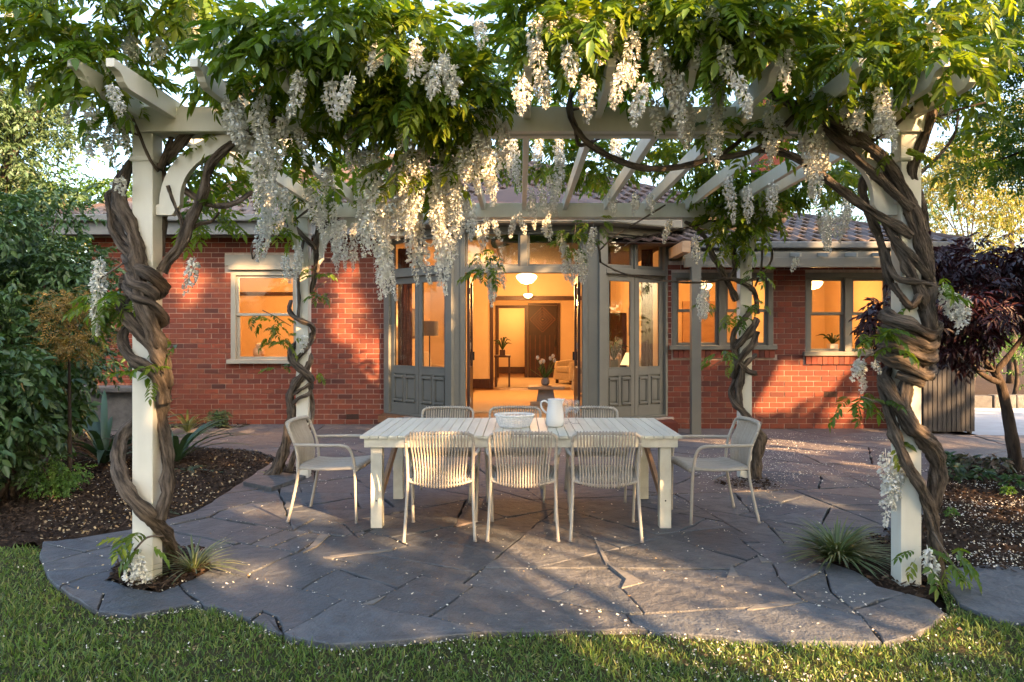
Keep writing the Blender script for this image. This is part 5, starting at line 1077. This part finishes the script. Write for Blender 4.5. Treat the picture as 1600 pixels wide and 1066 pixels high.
# racemes: top x, y, distance, length in px
RC = []
def rc(Y, *l): RC.extend((x,y,Y,L) for x,y,L in l)
rc(4.15, (222,22,75),(165,72,40),(300,0,60),(205,-10,50),(345,30,60),(420,140,170),(405,150,90),(375,165,60),(365,150,60),(435,175,90),(28,10,40))
rc(4.3, (540,110,60),(525,120,50),(470,5,40),(690,75,70),(700,95,60),(680,90,50),(745,30,40),(760,150,100),(750,170,110),(765,215,90),(775,180,70),(740,200,90),(730,225,60),(560,140,50))
rc(4.45, (550,215,120),(563,218,140),(575,225,130),(585,215,120),(600,230,120),(612,240,130),(548,190,60),(555,300,80),(590,300,120),(625,250,100),(640,235,110),(655,225,100),(668,235,110),(680,230,120),(690,225,130),(700,215,110),(712,225,100),(665,205,60),(640,300,120),(652,310,110),(632,320,90),(690,270,150),(698,300,110),(684,310,110),(676,320,60),(706,240,100),(720,240,80),(605,320,120),(580,330,120),(595,360,80),(570,270,110))
rc(4.35, (870,5,50),(905,15,60),(835,20,60),(945,25,60),(985,40,80),(1048,75,80),(1068,110,90),(1065,150,70),(1075,165,60),(1120,140,110),(1112,160,80),(968,90,70),(925,120,60),(900,0,50),(840,60,90),(1115,0,40),(1010,0,30),(1205,150,90),(1212,180,60),(1265,155,100),(1272,180,110),(1258,200,70),(1170,10,40),(1240,20,50),(1300,60,50),(1280,200,60),(1330,150,50),(1350,130,60),(1270,245,60),(1345,10,50))
rc(4.2,(820,110,60),(855,100,55),(890,60,60),(960,30,60),(1020,50,60),(1090,40,55),(1140,60,60),(1160,110,60),(1225,70,60),(1000,120,60),(1030,150,50),(610,30,50),(640,60,60),(580,60,50),(500,60,50),(460,110,60),(250,30,60),(110,60,50),(1310,30,50),(1370,40,50),(1420,90,55),(1455,30,50))
rc(6.0, (405,250,110),(420,265,110),(432,260,80),(412,290,100),(440,290,70),(760,190,60),(790,200,70),(800,210,80),(840,200,50),(880,210,50),(870,230,60),(740,310,60),(775,230,80),(960,200,50),(1143,270,70),(1170,290,50),(1210,280,50),(1290,320,60),(1320,300,45))
rc(7.2, (505,300,80),(525,310,90),(520,345,70),(540,340,70),(560,345,70),(420,250,60),(410,340,60),(450,395,40),(462,380,50),(600,380,60),(610,390,70),(720,335,30),(745,340,28),(755,338,50),(775,342,26),(800,335,30),(815,330,30),(858,340,30),(855,338,26),(878,360,35),(1043,340,34),(1085,365,40),(860,270,60),(870,280,50),(845,285,60),(830,290,60),(960,290,40),(990,300,30),(1015,300,30),(1283,330,60),(1290,335,50),(1310,330,40),(1325,320,40))
rc(7.3, (745,395,40),(770,400,60),(775,410,50),(785,400,45),(765,425,45),(885,380,50),(895,390,45),(905,385,50),(890,400,40),(925,350,40),(930,360,35),(1100,440,50),(1108,445,46),(1098,455,40),(1240,400,20),(470,520,25))
rc(4.36, (210,852,62),(224,860,45))
rc(4.5, (160,400,110),(150,420,80),(297,400,50),(1390,700,90),(1384,720,90),(1396,710,70),(1345,555,34),(1338,560,30),(1450,850,50),(1455,870,50),(1460,860,40),(1480,440,60),(1490,450,50),(1500,460,50),(1345,590,20),(1372,560,20))
for qi, (x, y, Y, L) in enumerate(RC):
    if Y == 4.45 and qi % 4 == 1: continue
    if Y == 4.45: L *= 1.1
    key = ('F' if Y < 5 else 'R')+('L' if x < (770 if Y < 5 else 700) else 'R')
    if Y < 4.6 and y < 125 and 340 < x < 1230: Y = 3.72
    px, py, pz = W(x, y, Y+rg.normal(0,.08)); Lm = L*Y/F*1.1
    i = min(range(len(RME)), key=lambda j: abs(RME[j][0]-Lm)+rg.random()*.03); s = max(.55,min(1.45, Lm/RME[i][0]))
    o = link('flower_raceme', RME[i][1], None, vine[key]); o.location = Vector((px,py,pz))-ORG[vine[key].name]
    o.rotation_euler = (rg.normal(0,.10), rg.normal(0,.10), rg.uniform(0,6.28)); w = min(.98, max(.62, s)); o.scale = (w,w,s)
for k, n, reg in (('FL',34,BL[:27]),('FR',14,BL[27:])):         # a few more half hidden among the leaves
    for _ in range(n):
        b = reg[rg.integers(len(reg))]; px, py, pz = W(b[0]+rg.normal(0,b[3]*.6), b[1]+rg.uniform(-.2,1)*b[4], b[2]+rg.normal(0,.25)); i = rg.integers(len(RME))
        o = link('flower_raceme', RME[i][1], None, vine[k]); o.location = Vector((px,py,pz))-ORG[vine[k].name]; o.rotation_euler = (rg.normal(0,.12), rg.normal(0,.12), rg.uniform(0,6.28)); o.scale = (.9,.9,.7)
for p in ([(150,440,4.5),(180,420,4.5),(195,410,4.55)],[(1350,560,4.5),(1375,545,4.5),(1385,540,4.55)],[(1345,620,4.5),(1375,630,4.5),(1388,640,4.55)],[(1500,900,4.4),(1475,860,4.45),(1457,830,4.55)],[(210,860,4.45),(230,840,4.45),(255,838,4.5)]): twig('FL' if p[0][0] < 800 else 'FR', p)
for p in ([(760,345,7.4),(758,375,7.35),(762,410,7.3)],[(900,345,7.4),(898,365,7.35),(893,385,7.3)],[(1140,560,7.75),(1125,565,7.7),(1110,575,7.7)]): twig('RR', p, .005)
for p in ([(410,485,7.7),(430,495,7.7),(455,510,7.75)],[(510,440,7.8),(495,450,7.8),(488,462,7.85)]): twig('RL', p, .005)
# ------------------------------------------------------------------ shrubs, trees, garden plants
def crown_pts(rg, n, c, rad, clumps, csize, shell=.55):
    k = rg.normal(0,1,(clumps,3)); k /= np.linalg.norm(k,axis=1,keepdims=True); k *= (shell+(1-shell)*rg.random((clumps,1)))
    cc = np.array(c)+k*np.array(rad); w = rg.integers(0,clumps,n); u = rg.normal(0,1,(n,3)); u /= np.linalg.norm(u,axis=1,keepdims=True)
    return cc[w]+u*(rg.random((n,1))**.4)*np.array(csize)*rg.uniform(.6,1.2,(clumps,1))[w], u, cc
def leafcloud(name, mat, parent, rg, pos, u, size, wid=.5, kind='stuff', droop=.35, templ=None):
    n = len(pos); T_ = templ or leaflet(1, wid, .10, .2)
    yaw = np.arctan2(u[:,1],u[:,0])+rg.normal(0,.9,n); pitch = R(18)+rg.normal(0,droop,n)-u[:,2]*.4
    return foliage_mesh(name, mat, pos, yaw, pitch, rg.normal(0,.5,n), size*rg.uniform(.6,1.25,n), T_, parent, kind)
def spray(n=7, L=.36, ln=1.0, w=.42, seed=3, flat=.2):
    rg = np.random.default_rng(seed); P = []
    for i in range(n):
        t = .15+.8*i/(n-1); s = 1 if i % 2 else -1
        P.append(scatter(*leaflet(1,w,.1,.2), np.array([(ln*t,0,-.2*t*t)]), rots(np.array([s*R(rg.uniform(35,65))]), np.array([rg.normal(flat,.25)]), np.array([rg.normal(0,.4)])), [L*rg.uniform(.8,1.15)]))
    P.append(scatter(*leaflet(1,w,.1,.2), np.array([(ln,0,-.2)]), rots(np.zeros(1),np.array([.4]),np.zeros(1)), [L])); return join_np(P)
def shrub(name, label, cat, base, c, rad, n, mat, size, clumps=26, csize=(.3,.3,.25), seed=0, templ=None, group=None, nstem=6, wid=.5, shell=.55):
    t = thing(name, label, cat, (base[0],base[1],base[2] if len(base) > 2 else -.04), group); rg = np.random.default_rng(seed)
    pos, u, cc = crown_pts(rg, n, c, rad, clumps, csize, shell); pos[:,2] = np.maximum(pos[:,2], .02)
    leafcloud('foliage', mat, t, rg, pos, u, size, wid, templ=templ); m = MB()
    for i in range(min(nstem, clumps)):
        q = cc[i]; m.tube([(base[0]+rg.normal(0,.05),base[1]+rg.normal(0,.05),-.06),((base[0]+q[0])/2,(base[1]+q[1])/2,q[2]*.45),tuple(q)], [.025,.016,.005], 6, 4)
    m.build('stems', M['bark_dark'], t, True); return t
SP = spray(7,.40,1.0,.48,3); SPF = spray(11,.24,1.0,.40,4)
shrub('camellia_shrub', 'tall dark green shrub filling the left edge beside the front pergola post', 'shrub', (-5.3,7.6), (-5.3,7.6,1.75), (.80,.8,1.35), 2600, M['shrub_dark'], .20, 60, (.34,.34,.26), 31, SP)
shrub('leafy_shrub', 'broad leaved dark green shrub at the far left edge in front of the tall shrub', 'shrub', (-4.85,6.4), (-4.85,6.4,1.0), (.55,.45,.6), 900, M['shrub_dark'], .24, 34, (.26,.26,.2), 32, SP)
shrub('hydrangea_bush', 'mid green bush with broad leaves left of the strappy clump', 'shrub', (-5.0,7.3), (-4.98,7.3,.80), (.42,.4,.45), 380, M['shrub_mid'], .22, 24, (.2,.2,.16), 33, spray(5,.5,.9,.62,8))
shrub('dark_shrub', 'dark shrub reaching toward the house eave behind the left front post', 'shrub', (-6.7,9.8), (-6.7,9.7,1.5), (.9,.7,1.25), 1700, M['shrub_dark'], .20, 46, (.34,.34,.28), 34, SP)
shrub('golden_shrub', 'fine twiggy shrub with golden leaves between the dark shrubs and left front post', 'shrub', (-4.4,7.2), (-4.22,7.0,1.62), (.30,.28,.36), 420, M['shrub_gold'], .13, 30, (.16,.16,.10), 35, SPF, nstem=1)
shrub('low_green_bush', 'small fresh green bush on the bark mulch left of the front post', 'shrub', (-4.45,7.05), (-4.42,7.0,.19), (.20,.2,.14), 420, M['shrub_lime'], .075, 26, (.12,.12,.1), 36, SP, wid=.4)
shrub('wall_bush', 'small dark rounded bush at the foot of the brick wall under the sash window', 'shrub', (-4.95,12.1), (-4.95,12.1,.17), (.12,.12,.12), 220, M['shrub_dark'], .07, 14, (.08,.08,.08), 37, SP)
shrub('mid_shrub', 'silvery green shrub low at the left edge above the mulch', 'shrub', (-4.9,6.9), (-4.95,6.9,.55), (.5,.4,.42), 700, M['tree_blue'], .13, 30, (.2,.2,.16), 38, SP)
def strap_plant(label, x, y, n, L, w, mat='strap', z=-.03, up=.8, name='strappy_plant', seed=0, cat='plant'):
    t = thing(name, label, cat, (x,y,z)); rg = np.random.default_rng(seed+50); m = MB()
    for i in range(n):
        a = rg.uniform(0,2*PI); l = L*rg.uniform(.65,1.1); e = up*rg.uniform(.6,1.15); d = np.array([math.cos(a),math.sin(a)]); side = np.array([-d[1],d[0]]); P = []
        for k in range(7):
            s = k/6; rr = l*(math.cos(e)*s+.35*s*s); zz = z+l*(math.sin(e)*s-.62*s*s*(1.15-e*.45)); ww = w*(.55+.9*s)*(1-s**3)*.5+.001
            o = d*rr; P += [(x+o[0]-side[0]*ww,y+o[1]-side[1]*ww,max(zz+.25*ww,z+.01)),(x+o[0],y+o[1],max(zz,z+.008)),(x+o[0]+side[0]*ww,y+o[1]+side[1]*ww,max(zz+.25*ww,z+.01))]
        b = m.add(P, []) and len(m.v)-21
        for k in range(6): q = b+k*3; m.f += [(q,q+1,q+4,q+3),(q+1,q+2,q+5,q+4)]
    o = m.build('leaves', M[mat], t, True); o['kind'] = 'stuff'; return t
strap_plant('clump of broad strappy leaves behind the left front post by the stone ledge', -4.95, 8.75, 40, 1.35, .085, up=1.2, seed=1)
strap_plant('strappy clump whose long leaf arches out right of the left front post', -4.15, 8.9, 24, 1.15, .075, up=1.05, seed=2)
strap_plant('thin strappy plant against the brick wall below the sash window', -5.25, 11.6, 20, .75, .035, 'tuft', up=1.1, seed=3)
strap_plant('strappy plant at the left frame edge above the mulch', -4.75, 5.95, 16, .55, .05, up=.8, seed=4)
strap_plant('low dark strappy plant at the edge of the left mulch bed behind the post', -3.75, 8.35, 12, .42, .05, up=.5, seed=5)
strap_plant('tiny bright green seedling at the foot of the left rear vine', -2.68, 7.95, 16, .20, .022, 'shrub_lime', up=1.0, seed=6)
strap_plant('silvery ground plant on the mulch right of the left front post', -3.15, 6.5, 14, .20, .04, 'tree_blue', up=.25, seed=7)
strap_plant('tuft of variegated grass beside the trunk of the left front vine', -2.12, 4.78, 90, .34, .011, 'tuft', up=1.15, name='grass_tuft', seed=8, cat='grass tuft')
strap_plant('large spilling tuft of grass left of the right front pergola post', 2.16, 5.02, 340, .42, .013, 'tuft', up=1.15, name='grass_tuft', seed=9, cat='grass tuft')
for i, (px, py, mt, s, lab) in enumerate([(1512,722,'succulent',.16,'reddish succulent rosette at the back of the right mulch bed'),(1488,740,'tree_blue',.15,'blue green leafy plant at the left of the right mulch bed'),(1560,728,'succulent',.17,'bronze succulent rosette near the maple trunk'),(1535,742,'shrub_dark',.13,'dark low rosette between two succulents'),(1580,752,'shrub_mid',.12,'green rosette at the right edge of the mulch bed'),(1478,718,'shrub_mid',.13,'small green plant beside the right post vine'),(1575,765,'shrub_lime',.07,'tiny bright green sprout in the right mulch'),(1487,800,'shrub_lime',.06,'little seedling by the right vine trunk'),(1472,712,'shrub_dark',.12,'dark green plant tucked behind the right front post')]):
    x, y = G(px, py+8); t = thing('rosette_plant', lab, 'plant', (x,y,-.02)); rg = np.random.default_rng(80+i); n = 70
    u = rg.normal(0,1,(n,3)); u[:,2] = abs(u[:,2]); u /= np.linalg.norm(u,axis=1,keepdims=True)
    pos = np.array((x,y,.02))+u*np.array([s*.6,s*.6,s*.8]); o = leafcloud('leaves', M[mt], t, rg, pos, u, s*.62, .5); o.data.polygons.foreach_set('use_smooth', np.ones(len(o.data.polygons),dtype=bool))
def tree(name, label, base, trunk, r0, limbs, crowns, mat, size, seed, cat='tree', templ=None, wid=.5, barkm='bark_dark', group=None, sun_gaps=None):
    t = thing(name, label, cat, (base[0],base[1],-.05), group); rg = np.random.default_rng(seed); m = MB()
    m.tube([(*base,-.1)]+trunk, [r0]+[r0*(.85-.55*i/len(trunk)) for i in range(len(trunk))], 10, 6, .05, 4, .03); m.build('trunk', M[barkm], t, True)
    m = MB()
    for l in limbs: m.tube(l, [r0*.5,r0*.32,r0*.14], 7, 6, .04, 4, .03)
    if limbs: m.build('limbs', M[barkm], t, True)
    PP, UU = [], []; m = MB()
    for c, rad, n, cl, cs in crowns:
        pos, u, cc = crown_pts(rg, n, c, rad, cl, cs); PP.append(pos); UU.append(u)
        for q in cc[:min(len(cc),14)]:
            e = trunk[-1] if not limbs else min([l[-1] for l in limbs]+[trunk[-1]], key=lambda p: sum((p[i]-q[i])**2 for i in range(3)))
            mid = (np.array(e)+q)/2+rg.normal(0,.06,3)*max(rad); m.tube([e, tuple(mid), tuple(q)], [r0*.16,r0*.10,r0*.04], 5, 4)
    m.build('branches', M[barkm], t, True, kind='stuff')
    P, U = np.concatenate(PP), np.concatenate(UU)
    if sun_gaps is not None: k = sun_gaps(P); P, U = P[k], U[k]
    leafcloud('crown', mat, t, rg, P, U, size, wid, templ=templ); return t
# tall trees behind the camera on the sunny side: unseen, crowns holed along sun rays to place the lit patches
LIT = [(1300,985,125,17,20),(1140,925,95,14,22),(1010,880,105,14,14),(880,862,70,10,4),(850,915,80,15,16),(965,960,70,10,25),(700,985,60,8,-8),(1170,905,60,7,8),(435,795,70,14,5),(365,890,75,22,8),(500,868,50,13,12),(150,922,80,20,10),(600,1000,60,14,15),(1240,780,90,9,8),(1120,690,170,6,0),(1260,700,120,5,0),(1500,690,110,8,0),(600,840,40,6,0),
       (1150,1035,240,14,0),(900,1010,90,12,0),(90,905,60,14,40),(1480,985,110,26,10),(1560,790,60,18,0),(1530,850,40,10,0),(330,670,90,7,0),(560,665,60,6,0),(270,880,20,30,0),(420,720,80,6,0),(1320,720,90,5,10)]
LITW = [(560,455,34,75,12),(300,425,36,42,0),(590,560,40,55,0),(1205,610,90,36,-28),(1300,640,60,14,-20),(1235,450,40,40,0),(1165,430,25,40,0),(1310,405,90,10,0),(520,600,30,20,0),(405,410,60,16,0),(690,380,30,24,0),(1235,360,130,20,0)]
LITF = [(1425,810,28,70,0),(225,620,40,70,0),(1450,600,40,130,0),(250,560,30,120,0),(600,120,230,90,0),(1150,80,260,90,0),(100,50,170,90,0),(1420,110,130,90,0),(350,60,120,80,0),(770,190,60,120,0),(660,300,90,90,10),(460,230,60,60,0)]
def inell(x, y, E, g=1.25):
    r = np.zeros(x.shape, bool)
    for cx, cy, a, b, th in E:
        c, s = math.cos(R(th)), math.sin(R(th)); dx, dy = x-cx, y-cy; r |= ((dx*c+dy*s)/a/g)**2+((-dx*s+dy*c)/b/g)**2 < 1
    return r
def sun_gaps(P, front=1):  # drops leaves whose shadow would fall inside a wanted sun patch
    d = -np.array(SV); keep = np.ones(len(P), bool)
    tg = P[:,2]/-d[2]; g = P+d*tg[:,None]; tw = (12.3-P[:,1])/d[1]; w = P+d*tw[:,None]; tf = (4.45-P[:,1])/d[1]; f = P+d*tf[:,None]
    ok = (g[:,1] > 2.5) & (g[:,1] < 12.3); x, y = CX+F*g[:,0]/np.maximum(g[:,1],.5), CY+F*H/np.maximum(g[:,1],.5); keep &= ~(ok & inell(x, y, LIT, 1.38))
    ok = (w[:,2] > 0) & (w[:,2] < 4); x, y = CX+F*w[:,0]/12.3, CY-F*(w[:,2]-H)/12.3; keep &= ~(ok & inell(x, y, LITW, 1.05))
    ok = (f[:,2] > 0) & (f[:,2] < 4.2*front); x, y = CX+F*f[:,0]/4.45, CY-F*(f[:,2]-H)/4.45; keep &= ~(ok & inell(x, y, LITF))
    return keep
MAP = spray(5,.62,.7,.34,12)
tree('japanese_maple', 'dark purple leaved maple with a forked leaning trunk at the right edge', (5.62,8.3), [(5.50,8.25,.45),(5.36,8.2,.95),(5.25,8.15,1.12)], .075,
     [[(5.36,8.2,.98),(4.95,8.0,1.15),(4.45,7.75,1.60)],[(5.25,8.15,1.10),(5.6,8.2,1.5),(5.9,8.2,2.0)],[(5.3,8.17,1.05),(5.0,8.1,1.45),(4.9,8.0,2.1)]],
     [((5.25,8.1,2.05),(1.05,.8,.62),1500,46,(.34,.34,.17)),((4.35,7.5,1.68),(.60,.45,.36),620,22,(.26,.26,.14)),((3.72,7.3,1.55),(.30,.25,.20),300,10,(.18,.18,.13)),((6.1,8.3,2.1),(.8,.7,.6),700,22,(.32,.32,.17)),((4.8,7.9,1.30),(.5,.4,.10),160,9,(.22,.22,.09))], M['maple'], .16, 61, templ=MAP, sun_gaps=lambda P: sun_gaps(P, 0) | (P[:,0] < 4.75))  # right part of the crown opened so sun reaches the lit patches
tree('garden_tree', 'bright green tree leaning in over the upper right corner', (6.3,6.6), [(6.2,6.6,1.5),(5.9,6.5,2.9),(5.4,6.4,3.9)], .14,
     [[(5.9,6.5,2.9),(5.2,6.3,3.5),(4.3,6.1,3.8)],[(5.6,6.4,3.5),(5.0,6.3,4.3),(4.5,6.2,4.9)],[(5.9,6.5,2.7),(5.4,6.2,3.0),(4.6,6.0,3.2)]],
     [((4.55,6.1,4.0),(1.1,.7,.8),2300,50,(.38,.38,.20)),((4.4,6.0,3.25),(.85,.55,.40),900,22,(.34,.34,.15)),((5.6,6.3,4.6),(1.2,.9,.9),900,30,(.4,.4,.25))], M['tree_green'], .19, 62, templ=SPF, sun_gaps=lambda P: sun_gaps(P, 0))  # crown thinned along sun rays to keep the lit patches clear
tree('slender_tree', 'thin tree with open blue green foliage at the upper left against the sky', (-9.4,13.2), [(-9.3,13.2,2),(-9.25,13.2,4),(-9.1,13.2,5.6)], .13,
     [[(-9.3,13.2,2.9),(-8.6,13.1,3.4),(-8.0,13.0,3.7)],[(-9.25,13.2,3.6),(-10,13.1,4.2),(-10.8,13,4.4)],[(-9.2,13.2,4.5),(-8.7,13,5.2),(-8.3,12.9,5.6)]],
     [((-9.6,13.1,5.0),(1.7,1,1.4),1700,44,(.5,.5,.3)),((-10.2,13,3.6),(1.1,.8,.9),850,18,(.5,.5,.3)),((-8.4,13,3.7),(.6,.5,.5),130,9,(.35,.35,.2))], M['tree_blue'], .26, 63, templ=SP)
bt = [(-8.6,14.6,3.5,1.5,1.5,'tree_green',900,'bright green tree above the house gutter left of the front post'),(-11.2,15.5,4.4,2.0,2.2,'shrub_mid',1000,'full dark green tree closing the gap above the left shrubs'),(-13.0,17,3.2,2.2,1.6,'tree_green',700,'pale green round tree beyond the left hedge'),(-11.0,19.5,2.9,2.0,1.4,'tree_gold',650,'yellow green tree low behind the left shrubs'),(-16,22,4,3,2.6,'shrub_mid',700,'dark green tree far off at the left edge'),
      (12.5,20.5,4.6,2.4,2.6,'tree_gold',2100,'golden lit tree behind the maple at the right'),(16.0,24,6.0,3.0,3.2,'tree_gold',2600,'tall golden tree at the far right edge'),(10.3,22,4.1,1.6,1.9,'tree_green',800,'grey green tree in the gap right of the front post'),(14,28,5,3.5,3.0,'tree_green',700,'green tree far behind the golden ones'),
      (9.4,16.4,1.4,1.1,.9,'shrub_mid',600,'dark green shrub behind the slatted enclosure'),(10.9,16.3,1.5,1.2,1.0,'shrub_lime',600,'fresh green shrub beyond the driveway at the right edge'),(12.6,16.0,1.7,1.2,1.2,'shrub_dark',520,'dark shrub at the right edge beyond the driveway'),(8.0,16.8,2.0,1.0,1.1,'shrub_lime',420,'yellow green shrub beyond the end of the house'),(4.5,26,6.4,3,2.2,'tree_green',600,'tree crown rising behind the house roof')]
for i, (x,y,zc,rx_,rz_,mt,n,lab) in enumerate(bt):
    tree('background_tree' if zc > 2.3 else 'background_shrub', lab, (x,y), [(x+.1,y,zc*.4),(x,y,zc*.8)], .14 if zc > 2.3 else .05, [], [((x,y,zc),(rx_,rx_*.8,rz_),n,34,(rx_*.34,rx_*.34,rz_*.22))], M[mt], .26 if zc > 2.3 else .17, 100+i, 'tree' if zc > 2.3 else 'shrub', SP)
az = np.array([SV.x, SV.y]); az /= np.linalg.norm(az); pe = np.array([-az[1], az[0]])
for i, (w_, u_) in enumerate([(9.0,-3.5),(8.2,1.2),(9.4,5.8),(8.6,10.2),(9.2,14.6)]):
    x, y = az*w_+pe*u_
    tree('shade_tree', ['leafy tree behind the camera','tall spreading tree behind the camera','broad tree right of the camera','dense tree beyond the right garden edge','far tree on the right boundary'][i], (x,y), [(x,y,2.5),(x+.2,y,5.5),(x,y,8.5)], .28,
         [[(x,y,3),(x+1.3,y+.8,4.5),(x+2.2,y+1.4,5.5)],[(x,y,3.6),(x-1.4,y-.7,5.5),(x-2,y-1,6.8)],[(x,y,5),(x+.5,y+1.2,7),(x+.8,y+1.6,9)]],
         [((x,y,3.0),(2.6,2.0,2.4),15000,60,(.9,.9,.7)),((x,y,7.6),(2.7,2.1,3.2),26000,80,(.9,.9,.75)),((x,y,11.6),(2.6,2.0,1.8),19000,60,(.9,.9,.7))], M['tree_green'], .24, 200+i, sun_gaps=sun_gaps)
# ------------------------------------------------------------------ lawn, fallen petals, leaf litter
rg = np.random.default_rng(3)
def lawnpts(n, y0, y1):
    x = rg.uniform(-4.6,4.6,n); y = rg.uniform(y0,y1,n); k = inpoly(x, y, LAWN) & ~inpoly(x, y, [G(*p) for p in [(1462,893),(1490,886),(1560,880),(1640,890),(1680,930),(1640,972),(1560,968),(1500,942)]]) & (abs(x) < y*.86+.35); return np.column_stack([x[k],y[k]])
g1 = lawnpts(150000, 2.6, 5.6); dn = .5+.5*np.sin(g1[:,0]*3.1+np.sin(g1[:,1]*4))*np.cos(g1[:,1]*3.7+g1[:,0]); g1 = g1[rg.random(len(g1)) < .62+.38*dn]
BT = np.array([(-.5,0,0),(.5,0,0),(.38,.10,.55),(-.38,.10,.55),(.06,.42,1.0),(-.06,.42,1.0)]); BF = np.array([[0,1,2,3],[3,2,4,5]]); n = len(g1); print('blades', n)
ht = rg.uniform(.014,.044,n)*(.75+.5*(.5+.5*np.sin(g1[:,0]*5+g1[:,1]*7)))
TVv = np.einsum('k,nj->nkj', np.ones(6), np.ones((n,3)))*BT[None]; wd = rg.uniform(.0045,.0090,n)
TVv[:,:,0] *= wd[:,None]; TVv[:,:,1] *= (ht*rg.uniform(.4,1.8,n))[:,None]; TVv[:,:,2] *= ht[:,None]
Mr = rots(rg.uniform(0,6.28,n), rg.normal(0,.45,n), rg.normal(0,.5,n)); V = np.einsum('nij,nkj->nki', Mr, TVv)+np.column_stack([g1,np.full(n,-.029)])[:,None,:]
Fa = (BF[None]+(np.arange(n)*6)[:,None,None]).reshape(-1,4)
o = link('grass', mesh_np('grass', V.reshape(-1,3), Fa), M['blade']); tag(o, 'short lawn grass in front of the paving', 'grass', None, 'stuff')
def flecks(name, label, cat, pos, mat, s0, s1, flat=.25, w=.7):
    n = len(pos); T_ = (np.array([(-.5,-.5*w,0),(.5,-.4*w,.08),(.45,.5*w,0),(-.5,.4*w,.14)]), np.array([[0,1,2,3]]))
    V, Fc = scatter(*T_, pos, rots(rg.uniform(0,6.28,n), rg.normal(0,flat,n), rg.normal(0,flat,n)), rg.uniform(s0,s1,n))
    return tag(link(name, mesh_np(name, V, Fc), M[mat]), label, cat, None, 'stuff')
def area(n, px0, px1, py0, py1, z, clump=0):
    P = []
    for _ in range(n):
        g = G(rg.uniform(px0,px1), rg.uniform(py0,py1)); P.append((*g, z+rg.random()*.004))
    P = np.array(P)
    if clump: c = P[rg.integers(0,n,max(2,n//clump))]; P = c[rg.integers(0,len(c),n)]+np.column_stack([rg.normal(0,.13,n),rg.normal(0,.09,n),np.zeros(n)])
    return P
Q = [area(280,300,1400,750,990,.006), area(200,300,1400,700,860,.006,8), area(700,1090,1420,676,760,.006), area(1500,1100,1440,678,748,.006,16), area(500,1150,1250,690,720,.006,10), area(160,280,560,665,760,.006), area(120,1090,1230,752,772,.012), area(50,940,1440,850,990,.006,20)]
Q = np.concatenate(Q); Q = Q[~inpoly(Q[:,0],Q[:,1],LBED) & ~inpoly(Q[:,0],Q[:,1],RBED) & inpoly(Q[:,0],Q[:,1],PATIO)]
flecks('fallen_petals', 'white wisteria petals scattered over the slate paving', 'petals', Q, 'petal', .007,.017)
tp = np.column_stack([rg.uniform(-1.24,1.25,60), rg.uniform(5.76,6.96,60), np.full(60,.7425)]); flecks('table_petals', 'fallen petals lying on the slatted table top', 'petals', tp, 'petal', .007,.014)
J2 = []                                                                 # petals and litter gathered in the joints
for l in J:
    g = [np.array(G(*p)) for p in l]
    for a, b in zip(g, g[1:]):
        for _ in range(max(1,int(np.linalg.norm(b-a)*16))): p = a+(b-a)*rg.random()+rg.normal(0,.006,2); J2.append((*p, .001))
J2 = np.array(J2); k = inpoly(J2[:,0],J2[:,1],PATIO); J2 = J2[k]; h = rg.random(len(J2)) < .55
flecks('joint_petals', 'petals caught in the joints of the paving', 'petals', J2[h], 'petal', .006,.014); flecks('joint_litter', 'dry leaf crumbs in the joints of the paving', 'leaf litter', J2[~h], 'litter', .006,.018)
P1 = area(420,0,1600,880,1066,-.02); P1 = P1[inpoly(P1[:,0],P1[:,1],LAWN)]; P2 = area(520,700,1600,985,1066,-.025,22); P2 = P2[inpoly(P2[:,0],P2[:,1],LAWN)]
E_ = np.array([np.array(front_w[i])+(np.array(front_w[i+1])-np.array(front_w[i]))*rg.random()+(0,-abs(rg.normal(0,.035))) for i in rg.integers(4,len(front_w)-1,420)]); E_ = np.column_stack([E_, np.full(len(E_),-.03)+.02*rg.random(len(E_))])
flecks('lawn_petals', 'white petals and pale flecks fallen on the lawn', 'petals', np.concatenate([P1,P2,E_])+np.array([0,0,.004]), 'petal', .006,.013, .5)
P3 = area(420,0,1600,880,1066,-.03); P3 = P3[inpoly(P3[:,0],P3[:,1],LAWN)]; P4 = area(1100,60,440,700,850,.012); P4 = P4[inpoly(P4[:,0],P4[:,1],LBED)]
flecks('leaf_litter', 'dry brown leaf litter on the left mulch bed and lawn', 'leaf litter', np.concatenate([P3,P4]), 'litter', .012,.03, .5)
P5 = area(1500,1455,1640,740,900,.012,16); P5 = P5[inpoly(P5[:,0],P5[:,1],RBED)]; P6 = area(260,60,440,700,850,.014); P6 = P6[inpoly(P6[:,0],P6[:,1],LBED)]
flecks('bed_petals', 'pale petals strewn over the mulch beds', 'petals', np.concatenate([P5,P6]), 'petal', .008,.016, .4)
print('tris', sum(sum(len(p.vertices)-2 for p in m.polygons) if len(m.polygons) < 3000 else len(m.polygons)*2 for m in bpy.data.meshes))
